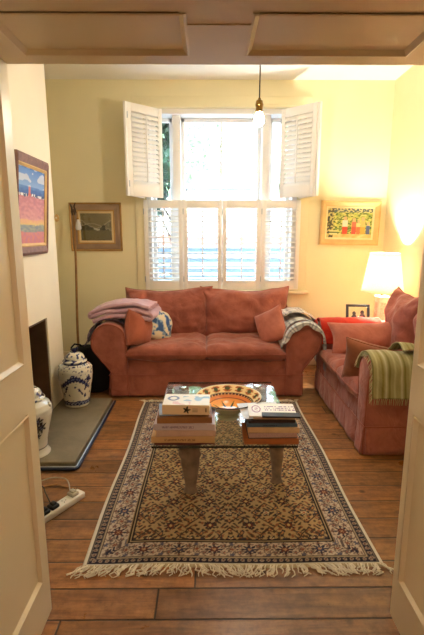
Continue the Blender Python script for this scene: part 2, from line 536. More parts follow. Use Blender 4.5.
# architrave and sill
ar = MB()
ar.box((WX0 - .125, YB - .022, WZ0 - .02), (WX0 - .02, YB, WZ1 + .115), .008).box((WX1 + .02, YB - .022, WZ0 - .02), (WX1 + .125, YB, WZ1 + .115), .008)
ar.box((WX0 - .125, YB - .024, WZ1 + .03), (WX1 + .125, YB, WZ1 + .115), .008)
ar.box((WX0 - .02, YB - .05, WZ1 - .0), (WX1 + .02, YB - .0, WZ1 + .035), .004)
struct('trim_6', ar, M_wall)
struct('trim_7', MB().box((WX0 - .15, YB - .075, WZ0 - .055), (WX1 + .16, YB + .05, WZ0 - .02), .01), M_trim)

# plantation shutters
def shutter(name, w, h, nsl, tilt, loc, rz, label, group=None, top=.085, bot=.10, st=.047, rod=True):
    t = thing(name, label, 'shutter', loc, rz, group)
    th = .026
    f = MB()
    f.box((0, -th / 2, 0), (st, th / 2, h), .004).box((w - st, -th / 2, 0), (w, th / 2, h), .004)
    f.box((st, -th / 2, 0), (w - st, th / 2, bot), .003).box((st, -th / 2, h - top), (w - st, th / 2, h), .003)
    f.build('frame', M_white, t)
    l = MB(); span = h - top - bot; p = span / nsl
    for k in range(nsl):
        zc = bot + p * (k + .5)
        prof = [(cos(a) * .031, sin(a) * .0055) for a in [2 * pi * i / 10 for i in range(10)]]
        m = T((0, 0, zc), (tilt, 0, 0))
        vs = [(st + .001, a, b) for a, b in prof] + [(w - st - .001, a, b) for a, b in prof]
        fs = [[i, (i + 1) % 10, 10 + (i + 1) % 10, 10 + i] for i in range(10)] + [list(range(10))[::-1], list(range(10, 20))]
        l.add(vs, fs, mtx=m)
    l.build('louvres', M_white, t)
    if rod:
        MB().box((w / 2 - .006, -.042, bot + .03), (w / 2 + .006, -.031, h - top - .02), .003).build('tilt_rod', M_white, t)
    for z in (.12, h - .12):
        MB().box((-.004, -th / 2 - .004, z - .03), (.006, th / 2, z + .03), .001).build('hinge', M_steel, t)
    return t

SW = (0.965 + 0.675 + .075) / 4
ys = YB - .03
SX0 = -0.708
desc = ['far left white louvred shutter of the lower row', 'second white louvred shutter from the left in the lower row',
        'third white louvred shutter from the left in the lower row', 'far right white louvred shutter of the lower row']
for k in range(4):
    shutter('louvred_shutter', SW - .004, .975, 14, R(12), (SX0 + SW * k + .002, ys, .893), 0.0, desc[k] + ', closed behind the facing sofa', 'lower window shutters')
UH = .885
def leaf(p, q, label):
    d = Vector(q) - Vector(p)
    shutter('louvred_shutter', d.length, UH, 15, R(52), (p[0], p[1], 1.885), atan2(d.y, d.x), label, 'upper window shutters', top=.08, bot=.11)
leaf((-.80, 4.50), (-.49, 4.775), 'upper left shutter folded open, louvred face towards the room')
leaf((-.695, 4.815), (-.815, 4.47), 'upper left hinged shutter leaf folded behind the open louvred one')
leaf((.765, 4.775), (1.07, 4.50), 'upper right shutter folded open, louvred face towards the room, left of the lamp')
leaf((.985, 4.815), (1.095, 4.47), 'upper right hinged shutter leaf folded behind the open louvred one')

# ------------------------------------------------------------------ outside
struct('ground', MB().box((-14, 5.15, -.35), (14, 30, -.25)), M_ground, smooth=False)
def tree(label, base, h, rx, rz_, seed, mat, n=900, group='garden trees', zc=None, ls=.11):
    rnd = random.Random(seed)
    t = thing('garden_tree', label, 'tree', base, 0, group)
    tr = MB()
    path = [(0.05 * sin(i * 1.3 + seed), .05 * cos(i + seed), h * .45 * i / 7) for i in range(8)]
    tr.tube(path, [.13 - .012 * i for i in range(8)], 9)
    for k in range(7):
        a = k * 2.4; z0 = h * (.2 + .035 * k)
        tr.tube([(0, 0, z0), (cos(a) * rx * .15, sin(a) * rx * .15, z0 + .4), (cos(a) * rx * .3, sin(a) * rx * .3, z0 + .8)], [.05, .03, .01], 6)
    tr.build('trunk', M_bark, t)
    c = MB(); zc = zc or h * .68
    for k in range(n):
        d = Vector((rnd.gauss(0, 1), rnd.gauss(0, 1), rnd.gauss(0, 1))).normalized() * (rnd.random() ** .4)
        p = Vector((d.x * rx, d.y * rx, zc + d.z * rz_))
        p *= 1 + .12 * nz(p, 1.4, seed)
        m = T(p, (rnd.uniform(-1.2, 1.2), rnd.uniform(-1.2, 1.2), rnd.uniform(0, 6.3)))
        s = ls * rnd.uniform(.6, 1.3)
        c.add([(-s, 0, 0), (-s * .4, -s * .5, .015), (s * .5, -s * .45, .02), (s * 1.2, 0, -.02), (s * .5, s * .45, .02), (-s * .4, s * .5, .015)], [[0, 1, 2, 3, 4, 5]], mtx=m)
    c.build('crown', mat, t, smooth=False)
tree('dark leafy tree seen through the left side of the window', (-1.0, 7.3, -.25), 3.9, .55, 1.3, 1, M_leafd, 1500, zc=3.4)
tree('pale green tree seen through the upper middle of the window', (-.98, 12.5, -.25), 6.0, 1.7, 1.7, 2, M_leafl, 2600, zc=4.5, ls=.10)
tree('pale green tree seen through the right side of the window', (3.0, 11.5, -.25), 5.2, 1.3, 1.9, 3, M_leafl, 2600, zc=3.6, ls=.10)
fe = thing('garden_fence', 'blue-grey boarded fence outside behind the lower shutters', 'fence', (.2, 7.9, -.25))
f1 = MB()
for k in range(8):
    f1.box((-2.2, 0, .2 + k * .17), (2.2, .03, .34 + k * .17), .005)
f1.build('boards', M_fence, fe)
for x in (-2.15, -.7, .7, 2.15):
    MB().box((x - .05, .03, 0), (x + .05, .13, 1.62), .01).build('post', M_fence, fe)
ho = thing('house', 'pale house with pink brick band across the garden', 'house', (1.2, 19, -.25))
MB().box((-4, 0, 0), (4, 5, 3.6)).build('wall', M_render, ho, smooth=False)
MB().box((-4.02, -.06, 1.3), (4.02, 0, 1.75)).build('brick_band', M_brick, ho, smooth=False)
rf = MB(); rf.add([(-4.3, -.4, 3.6), (4.3, -.4, 3.6), (4.3, 5.4, 3.6), (-4.3, 5.4, 3.6), (-4.3, 2.5, 5.2), (4.3, 2.5, 5.2)], [[0, 1, 5, 4], [2, 3, 4, 5], [0, 4, 3], [1, 2, 5], [0, 3, 2, 1]])
rf.build('roof', M_roof, ho, smooth=False)
for x in (-2.6, 0, 2.6):
    w_ = MB().box((x - .5, -.04, 2.1), (x + .5, .02, 3.2)).build('window', M_sash, ho, smooth=False)
    MB().box((x - .43, -.05, 2.17), (x + .43, -.035, 3.13)).build('pane', M_pane, w_, smooth=False)

# ------------------------------------------------------------------ soft goods helpers
def cushion(mb, w, h, t, mtx, pinch=.07, pw=2.0, ex=.5, n=26, seed=0, wr=.012, sag=0.0, cfn=None, flare=0.0):
    """pillow in local x (width), z (height), y (thickness)"""
    def side(sg):
        def fn(a, b):
            u = a * 2 - 1; v = b * 2 - 1
            u = sin(u * pi / 2) * .55 + u * .45; v = sin(v * pi / 2) * .55 + v * .45
            x = w / 2 * u * (1 - pinch * (1 - v * v) * abs(u) ** 1.5)
            z = h / 2 * v * (1 - pinch * (1 - u * u) * abs(v) ** 1.5)
            k = max(0, (1 - abs(u) ** pw) * (1 - abs(v) ** pw)) ** ex
            p = Vector((x, 0, z))
            q = nz(p, 5.5, seed + sg) * .6 + nz(p, 12, seed + 3 * sg) * .4
            rd = abs(u * v) ** .5
            y = sg * (t / 2 * k + wr * q * min(1, k * 3) * (1 + rd))
            z2 = z - sag * (1 - u * u) * (v + 1) / 2 + wr * .5 * nz(p, 6, seed + 9)
            x2 = x * (1 + flare * (v + 1) / 2) + wr * .5 * nz(p, 6, seed + 17)
            return mtx @ Vector((x2, y, z2))
        return fn
    mb.grid(side(-1), n, n, cfn); mb.grid(side(1), n, n, cfn)
    return mb

def cushion_edge(w, h, pinch, mtx, n=16, sag=0.0, seed=0, wr=.012, flare=0.0):
    pts = []
    for k in range(4 * n):
        s = k / n
        if s < 1: u, v = -1 + 2 * s, -1
        elif s < 2: u, v = 1, -1 + 2 * (s - 1)
        elif s < 3: u, v = 1 - 2 * (s - 2), 1
        else: u, v = -1, 1 - 2 * (s - 3)
        x = w / 2 * u * (1 - pinch * (1 - v * v)); z = h / 2 * v * (1 - pinch * (1 - u * u))
        p = Vector((x, 0, z))
        z2 = z - sag * (1 - u * u) * (v + 1) / 2 + wr * .5 * nz(p, 6, seed + 9)
        x2 = x * (1 + flare * (v + 1) / 2) + wr * .5 * nz(p, 6, seed + 17)
        pts.append(mtx @ Vector((x2, 0, z2)))
    pts.append(pts[0])
    return pts

def resample(pts, n):
    P = [Vector((*p, 0)) if len(p) == 2 else Vector(p) for p in pts]
    L = [0]
    for i in range(1, len(P)): L.append(L[-1] + (P[i] - P[i - 1]).length)
    out = []; k = 0
    for i in range(n):
        s = L[-1] * i / (n - 1)
        while k < len(P) - 2 and L[k + 1] < s: k += 1
        f = (s - L[k]) / max(1e-9, L[k + 1] - L[k])
        out.append(P[k].lerp(P[k + 1], min(1, max(0, f))))
    return out, L[-1]

def arm_profile(leg, roll_out, r, ztop, n=20):
    """(a,z): a=0 inner face, positive outward"""
    cx = leg + roll_out - r; cz = ztop - r
    p = [(0, .01), (0, .12), (0, .25), (cx - r if cx - r < 0 else 0, cz)]
    for i in range(1, n + 1):
        a = pi - (pi + R(28)) * i / n
        p.append((cx + r * cos(a), cz + r * sin(a)))
    qx, qz = p[-1]
    for i in range(1, 9):
        f = i / 8; g = 1 - f
        p.append((qx * g * g + 2 * g * f * (qx - .55 * (qx - leg)) + leg * f * f + .0, qz * g * g + 2 * g * f * (qz - r * .75) + .25 * f * f))
    p += [(leg, .22), (leg, .12), (leg + .006, .01)]
    return p

def make_sofa(name, label, loc, rot, half, depth, leg, roll_out, r, arm_top, seat_top, back_top, mat, ncush, ctop, seed, cback=.36, cth=.25, lean=13):
    t = thing(name, label, 'sofa', loc, rot)
    # base
    b = MB()
    def front(u, v):
        x = (-half - .01) + u * (2 * half + .02); z = .02 + v * (seat_top - .155 - .02)
        y = .018 + .012 * nz((x, 0, z), 4, seed) + .006 * nz((x, 0, z), 11, seed)
        return (x, y, z)
    b.grid(front, 60, 12)
    b.box((-half, .05, .03), (half, depth - .1, seat_top - .15))
    b.build('base', mat, t)
    # skirt along the front with pleats
    sk = MB()
    def skf(u, v):
        x = -half - leg + u * 2 * (half + leg); z = .015 + v * .20
        fold = nz((x * 1.0, 0, 0), 9, seed + 2)
        corner = exp(-((abs(x) - half) / .025) ** 2)
        y = -.012 + (.016 * fold * (1 - v) + .004 * nz((x, z, 0), 20, seed)) + .02 * corner * (1 - v * .8) - .012 * (1 - v)
        return (x, y, z)
    sk.grid(skf, 110, 8)
    for sg in (-1, 1):
        def skside(u, v, sg=sg):
            y = u * (depth - .05); z = .015 + v * .20
            return (sg * (half + leg + .006 + .014 * (1 - v) * (1 + nz((y, 0, 0), 8, seed + sg))), y, z)
        sk.grid(skside, 40, 6)
    sk.build('skirt', mat, t, solid=.006)
    sp = MB()
    sp.tube([(-half - leg - .008, depth - .05, .215), (-half - leg - .01, -.012, .215)] + [(-half - leg + 2 * (half + leg) * i / 30, -.016 + .004 * nz((i, 0, 0), .7, seed), .215) for i in range(31)] + [(half + leg + .01, -.012, .215), (half + leg + .008, depth - .05, .215)], .005, 6)
    sp.build('piping', M_pipe, t)
    # arms
    prof, _ = resample(arm_profile(leg, roll_out, r, arm_top), 64)
    for sg in (-1, 1):
        a = MB()
        def armf(u, v, sg=sg):
            k = min(63, int(round(u * 63))); p = prof[k]
            y = v * (depth - .02)
            rn = min(1.0, v * 14)
            tq = max(0, min(1, (p.y - (arm_top - 3.0 * r)) / (1.4 * r)))
            c = Vector((leg * .5 + roll_out * .3 * tq, min(p.y, arm_top - r)))
            d = (Vector((p.x, p.y)) - c)
            q = Vector((p.x, p.y)) - d * .04 * (1 - rn) ** 2
            w = .011 * nz((p.x * 1.0, y, p.y), 5, seed + sg) + .005 * nz((p.x, y, p.y), 13, seed + sg)
            dd = d.normalized() if d.length > 1e-5 else Vector((0, 1))
            q = q + dd * w
            return (sg * (half + q.x), y, max(.008, q.y))
        a.grid(armf, 63, 26)
        # front panel, slightly domed
        ring = [armf(k / 63, 0) for k in range(64)]
        ctr = [Vector((sg * (half + leg * .5 + roll_out * .45 * (lambda q: q * q * (3 - 2 * q))(max(0, min(1, (p[2] - (arm_top - 3.0 * r)) / (1.6 * r))))), 0, min(max(p[2], .02), arm_top - r * .9))) for p in ring]
        vs = []; fs = []
        for lv, (f, yy) in enumerate(((0, 0), (.12, -.010), (.5, -.014), (.97, -.016))):
            for k in range(64):
                q = Vector(ring[k]).lerp(ctr[k], f); q.y = yy + .006 * nz(q, 9, seed) * (f > 0)
                vs.append(q)
        for lv in range(3):
            for k in range(63):
                fs.append([lv * 64 + k, lv * 64 + k + 1, (lv + 1) * 64 + k + 1, (lv + 1) * 64 + k])
        fs.append([3 * 64 + k for k in range(64)])
        a.add(vs, fs)
        ao = a.build('arm', mat, t, weld=True)
        MB().tube([Vector(p) + Vector((0, -.008, 0)) for p in ring], .006, 6).build('piping', M_pipe, ao)
    # back
    bth = .30 if half > .6 else .20
    bk = MB()
    def back(u, v):
        # rounded slab cross section lofted along x
        cs = [(depth - bth, .05), (depth - bth + .01, back_top - .10), (depth - bth + .05, back_top - .02), (depth - .11, back_top), (depth - .06, back_top - .01), (depth - .02, back_top - .06), (depth, back_top - .14), (depth, .02)]
        P = BK[min(35, int(round(v * 35)))]
        x = (-half - leg * .8) + u * 2 * (half + leg * .8)
        e = 1 - .03 * (abs(u * 2 - 1) ** 6)
        return (x, P.x + .006 * nz((x, P.y, 0), 6, seed), P.y * e + .008 * nz((x, 0, P.y), 4, seed + 4))
    BK, _ = resample([(depth - bth, .05), (depth - bth + .01, back_top - .10), (depth - bth + .05, back_top - .02), (depth - .11, back_top), (depth - .06, back_top - .01), (depth - .02, back_top - .06), (depth, back_top - .14), (depth, .02)], 36)
    bk.grid(back, 50, 35)
    for sg in (-1, 1):
        x = sg * (half + leg * .8)
        vs = [(x, p.x, p.y * .97) for p in BK]
        bk.add(vs, [list(range(36))])
    bk.build('back', mat, t)
    # seat cushions
    cw = 2 * half / ncush
    for k in range(ncush):
        xc = -half + cw * (k + .5)
        m = T((xc, .30 + .0, seat_top - .075), (R(-90), 0, 0))
        c = MB()
        cushion(c, cw + .012, .66, .165, T((xc, .305, seat_top - .08), (R(90) + R(1.5), 0, 0)), pinch=.0, pw=7, ex=.36, n=40, seed=seed + k, wr=.02)
        co = c.build('seat_cushion', mat, t, weld=True)
        MB().tube([Vector(p) for p in cushion_edge(cw + .012, .66, 0, T((xc, .305, seat_top - .08), (R(90) + R(1.5), 0, 0)), seed=seed + k, wr=.02)], .005, 6).build('piping', M_pipe, co)
    # back cushions
    for k in range(ncush):
        xc = -half + cw * (k + .5)
        ch = ctop - seat_top + .06
        m = T((xc + (-.035 if k == 0 else .035), depth - cback, seat_top - .03 + ch / 2), (R(-lean), 0, R(1.5) * (1 if k else -1)))
        c = MB()
        wf = cw + (.07 if ncush == 2 and half > .6 else .03)
        cushion(c, wf, ch, cth, m, pinch=.035, pw=3.2, ex=.55, n=44, seed=seed + 20 + k, wr=.042, sag=.04, flare=.14 if half > .6 else .04)
        co = c.build('back_cushion', mat, t, weld=True)
        MB().tube(cushion_edge(wf, ch, .035, m, sag=.04, seed=seed + 20 + k, wr=.042, flare=.14 if half > .6 else .04), .005, 6).build('piping', M_pipe, co)
    return t

S1 = make_sofa('sofa', 'terracotta slipcovered two-seat sofa under the window, facing the room', (-.022, 3.845, 0), 0.0, .733, .92, .16, .175, .165, .70, .50, .80, M_sofa, 2, .945, 3)
S2 = make_sofa('sofa', 'rosy terracotta slipcovered loveseat along the right wall', (1.07, 3.395, 0), R(-90), .505, .872, .16, .035, .098, .70, .48, .80, M_sofa2, 2, 1.0, 11, .235, .22, 9)

# scatter cushions
def scatter(name, label, w, h, t, loc, rot, mat, seed, pinch=.09, wr=.012, ex=.5, cfn=None, group=None, pw=2.2):
    mb = MB(); m = T((0, 0, 0), rot)
    cushion(mb, w, h, t, m, pinch=pinch, seed=seed, wr=wr, ex=ex, pw=pw, cfn=cfn)
    th = thing(name, label, 'cushion', loc, 0, group)
    mb.build('cover', mat, th, weld=True)
    if mat is not M_throwp:
        MB().tube(cushion_edge(w, h, pinch, m, seed=seed, wr=wr), .004, 6).build('piping', mat, th)
    return th
scatter('scatter_cushion', 'small plain terracotta cushion standing against the left arm of the window sofa', .31, .33, .22, (-.668, 3.985, .625), (R(-8), R(16), R(64)), M_cush, 31, pinch=.05, ex=.42)
scatter('scatter_cushion', 'rosy plain cushion balanced on a corner against the right arm of the window sofa', .34, .34, .15, (.60, 4.06, .63), (R(-16), R(-28), R(-40)), M_cushp, 32)
# floral cushion
def floral(u, v):
    x, y = u * 2 - 1, v * 2 - 1
    base = (226, 212, 186)
    d = max(abs(x), abs(y))
    if d < .72:
        n1 = noise.noise(Vector((u * 7, v * 7, 2))) + .5 * noise.noise(Vector((u * 15, v * 15, 5)))
        if n1 > .12: base = (64, 92, 142)
        elif n1 > -.05: base = (142, 164, 190)
    return s2l(base)
mb = MB(); cushion(mb, .36, .34, .13, T((0, 0, 0), (R(-20), R(28), R(38))), pinch=.08, seed=33, n=60, cfn=floral)
fl = mb.build('floral_cushion', painted('floral_linen', 0.9, 0.1), weld=True)
fl.location = (-.50, 4.17, .625)
tag(fl, 'cream cushion with blue flower print leaning behind the small terracotta one', 'cushion')
# right sofa cushions
scatter('scatter_cushion', 'long rectangular rosy cushion lying against the far red-draped arm of the right loveseat', .66, .31, .23, (1.41, 3.715, .595), (R(-28), R(-3), R(-5)), M_cushp, 35, pinch=.12, wr=.018, ex=.6)
scatter('scatter_cushion', 'brown cushion slumped over the seat edge beside the green striped throw', .40, .37, .22, (1.205, 3.07, .54), (R(14), R(8), R(-34)), M_cushb, 36, wr=.018, pinch=.06, ex=.42)
rb = MB(); rb.ball((0, 0, 0), .03, 16, 10, (1.2, 1, .75), fn=lambda d: 1 + .04 * sin(5 * atan2(d.y, d.x)))
o = rb.build('felt_ball', M_red); o.location = (1.24, 3.56, .525)
tag(o, 'small red felt ball on the right loveseat seat in front of the long cushion', 'ball')

# ------------------------------------------------------------------ throws
def drape(mb, prof, n, d0, d1, nd, mapf, off, seed, amp=.008, cfn=None, skew=None):
    P, L = resample(prof, n + 1)
    nrm = []
    for i in range(n + 1):
        t = P[min(n, i + 1)] - P[max(0, i - 1)]
        nn = Vector((-t.y, t.x)).normalized() if t.length > 1e-9 else Vector((0, 1))
        nrm.append(nn)
    def fn(u, v):
        i = min(n, int(round(u * n)))
        d = d0 + (d1 - d0) * v
        if skew: d += skew(u, v)
        p = Vector((P[i].x, P[i].y)); nn = nrm[i]
        w = amp * (1 + nz((p.x, d, p.y), 6, seed) + .6 * nz((d, p.x, p.y), 14, seed + 3))
        p = p + nn * (off + w)
        return mapf(p.x, d, p.y)
    mb.grid(fn, n, nd, cfn)
    return fn

def fringe_strands(mb, pts, l, r=.0018, seed=0, dirv=(0, 0, -1)):
    rnd = random.Random(seed)
    D = Vector(dirv)
    for p in pts:
        p = Vector(p); a = Vector((rnd.uniform(-.25, .25), rnd.uniform(-.25, .25), rnd.uniform(-.1, .1)))
        q = p + (D + a) * l * .5; s = q + (D - a * .5) * l * .5
        mb.tube([p, q, s], [r, r, r * .6], 5)

# plaid throw on the right arm of the window sofa (arm a outward = +x)
def arm_path(leg, roll_out, r, ztop, drop_in, drop_out):
    cx = leg + roll_out - r; cz = ztop - r
    p = [(-.012, cz - drop_in)]
    for i in range(0, 21):
        a = pi - pi * i / 20
        p.append((cx + r * cos(a), cz + r * sin(a)))
    p.append((cx + r + .012, cz - drop_out))
    return p
AX = -.022 + .733
def plaid(u, v):
    c = [216, 212, 208]
    a = (u * 9) % 1; b = (v * 7) % 1
    if a < .22: c = [c[0] * .78, c[1] * .79, c[2] * .82]
    if .5 < a < .58: c = [140, 142, 150]
    if b < .2: c = [c[0] * .8, c[1] * .8, c[2] * .8]
    if .55 < b < .62: c = [214, 208, 196]
    n = noise.noise(Vector((u * 60, v * 60, 1))) * 12
    return s2l([max(0, min(255, x + n)) for x in c])
pt = thing('plaid_throw', 'grey and cream plaid throw draped over the right arm of the window sofa', 'throw', (AX + .15, 4.1, .7))
po = (AX + .15, 4.1, .7)
mb = MB()
fnp = drape(mb, arm_path(.16, .175, .165, .70, .08, .20), 60, 3.85, 4.36, 44, lambda a, d, z: (AX + a, d, z), .012, 41, .012, plaid, skew=lambda u, v: .05 * sin(u * 5) * (1 - v))
APr, _ = resample(arm_path(.16, .175, .165, .70, .02, .02), 61)
def front_fall(u, v):
    p = APr[min(60, int(round(u * 60)))]
    c = Vector((.16 + .175 - .165, .70 - .165)); d = Vector((p.x, p.y)) - c
    L0 = d.length; d.normalize()
    k = L0 + .022 - v * (.055 + .015 * sin(u * 9) + .012 * sin(u * 21)) * max(.12, sin(pi * min(1, u * 1.15))) ** .6
    return (AX + c.x + d.x * k, 3.845 - .034 * min(1, v * 5) - .006 * sin(u * 30) * v, c.y + d.y * k)
mb.grid(front_fall, 60, 12, lambda u, v: plaid(u, .1 + v * .2))
mb.build('cloth', M_throwp, pt, origin=po, solid=.006)
mb = MB()
drape(mb, [(.02, .70), (.10, .725), (.20, .725), (.30, .66), (.34, .57)], 40, 4.02, 4.34, 30, lambda a, d, z: (AX + a, d, z), .02, 45, .022, lambda u, v: plaid(u * .6 + .36, v * .5 + .27))
mb.build('fold', M_throwp, pt, origin=po, solid=.008)
fm = MB(); fringe_strands(fm, [fnp(1.0, k / 48) for k in range(49)], .085, .0022, 5)
fm.build('fringe', plain('grey_wool_fringe', (150, 148, 150), .95), pt, origin=po)

# dark patterned throw under the lilac blanket, left arm
BX = -.022 - .733
def dark_pat(u, v):
    n = noise.noise(Vector((u * 16, v * 16, 3)))
    c = (96, 74, 84)
    if n > .2: c = (40, 44, 66)
    elif n < -.2: c = (164, 146, 140)
    if (u * 11) % 1 < .18: c = (60, 44, 58)
    return s2l(c)
dt = thing('patterned_throw', 'dark patterned throw hanging over the left sofa arm under the lilac blanket', 'throw', (BX - .15, 4.1, .7))
do = (BX - .15, 4.1, .7)
mb = MB()
fnd = drape(mb, arm_path(.16, .175, .165, .70, .03, .02), 56, 3.88, 4.30, 36, lambda a, d, z: (BX - a, d, z), .014, 51, .014, dark_pat, skew=lambda u, v: .05 * (1 - v) * sin(u * 4))
mb.build('cloth', M_throwp, dt, origin=do, solid=.012)
fm = MB(); fringe_strands(fm, [fnd(1.0, k / 40) for k in range(41)], .05, .003, 6, (-.5, -.1, -.8))
fm.build('fringe', plain('dark_wool_fringe', (92, 84, 98), .95), dt, origin=do)

# lilac folded blanket
lb = MB()
def serp(x0, x1, zs, r):
    p = []
    for k, z in enumerate(zs):
        a, b = (x0, x1) if k % 2 == 0 else (x1, x0)
        e = .012 * (k % 3)
        for i in range(13):
            f = i / 12
            p.append((a + (b - a) * f, z))
        if k < len(zs) - 1:
            rr = (zs[k + 1] - z) / 2
            for i in range(1, 6):
                q = -pi / 2 + pi * i / 6
                p.append((b + (1 if b > a else -1) * rr * cos(q), z + rr + rr * sin(q)))
    return p
SP, _ = resample(serp(-1.06, -.54, [.745, .800, .852], .02), 200)
def lil(u, v):
    p = SP[min(199, int(round(u * 199)))]
    y = 3.93 + v * .36
    x = p.x; z = p.y
    sag = -.55 * max(0, -.90 - x) ** 1.4 - .20 * max(0, x + .70) ** 1.3
    hump = .012 * sin((x + 1.04) * 6)
    w = .020 * nz((x, y, z * 2), 5, 61) + .006 * nz((x, y, z), 18, 62)
    return (x + .04 * (v - .5), y + .012 * nz((x, 0, z * 6), 4, 9), z + sag + hump + w - .012 * abs(v - .5))
lb.grid(lil, 199, 30)
M_lil = fabric('lilac_wool', (206, 168, 180), (186, 148, 164), .25)
lbt = thing('folded_blanket', 'lilac wool blanket folded in layers on the left arm of the window sofa', 'blanket', (-.78, 4.1, .73))
lb.build('cloth', M_lil, lbt, origin=(-.78, 4.1, .73), solid=.036)
fm = MB(); fringe_strands(fm, [lil(1.0, k / 40) for k in range(41)], .04, .0025, 8, (.6, -.2, -.6))
fm.build('fringe', M_lil, lbt, origin=(-.78, 4.1, .73))

# green striped throw on the near arm of the loveseat: world  a -> -y outward, d -> x
def green(u, v):
    a = (v * 6.0) % 1
    c = (158, 150, 108)
    if a < .10: c = (122, 114, 66)
    elif .3 < a < .42: c = (184, 176, 140)
    elif .62 < a < .7: c = (134, 122, 70)
    elif .8 < a < .86: c = (192, 186, 160)
    n = noise.noise(Vector((u * 50, v * 50, 1))) * 10
    return s2l([x + n for x in c])
NY = 3.395 - .505
gt = thing('striped_throw', 'olive green striped throw with fringe over the near arm of the right loveseat', 'throw', (1.4, NY - .1, .7))
go = (1.4, NY - .1, .7)
mb = MB()
fng = drape(mb, arm_path(.16, .035, .098, .70, .04, .16), 50, 1.05, 1.66, 56, lambda a, d, z: (d, NY - a, z), .014, 71, .013, green, skew=lambda u, v: -.02 * u * (1 - v) + .04 * u)
mb.build('cloth', M_throwp, gt, origin=go, solid=.008)
mb = MB()
drape(mb, [(-.05, .66), (.02, .715), (.09, .735), (.14, .71)], 30, 1.28, 1.66, 36, lambda a, d, z: (d, NY - a, z), .02, 73, .02, lambda u, v: green(u, v * .7 + .2))
mb.build('fold', M_throwp, gt, origin=go, solid=.008)
fm = MB()
fringe_strands(fm, [fng(k / 40, 0.0) for k in range(4, 41)], .045, .002, 7, (-.45, -.2, -.75))
fringe_strands(fm, [fng(1.0, k / 50) for k in range(51)], .045, .002, 8, (0, 0, -1))
fm.build('fringe', plain('pale_wool_fringe', (186, 180, 140), .95), gt, origin=go)

# red throw over the far arm: outward = +y
FYa = 3.395 + .505
rt = MB()
drape(rt, arm_path(.16, .035, .098, .70, .10, .10), 44, 1.045, 1.62, 40, lambda a, d, z: (d, FYa + a, z), .012, 81, .010)
rt.grid(lambda u, v: (1.04 - .012 - .01 * nz((u, v, 0), 5, 4), FYa + .02 + u * .22, .42 + v * (.265 - .10 * (2 * u - 1) ** 2) + .02), 20, 20)
r_ = rt.build('red_throw', M_red, origin=(1.3, FYa + .1, .7), solid=.012)
tag(r_, 'bright red throw covering the far arm of the right loveseat below the lamp', 'throw')

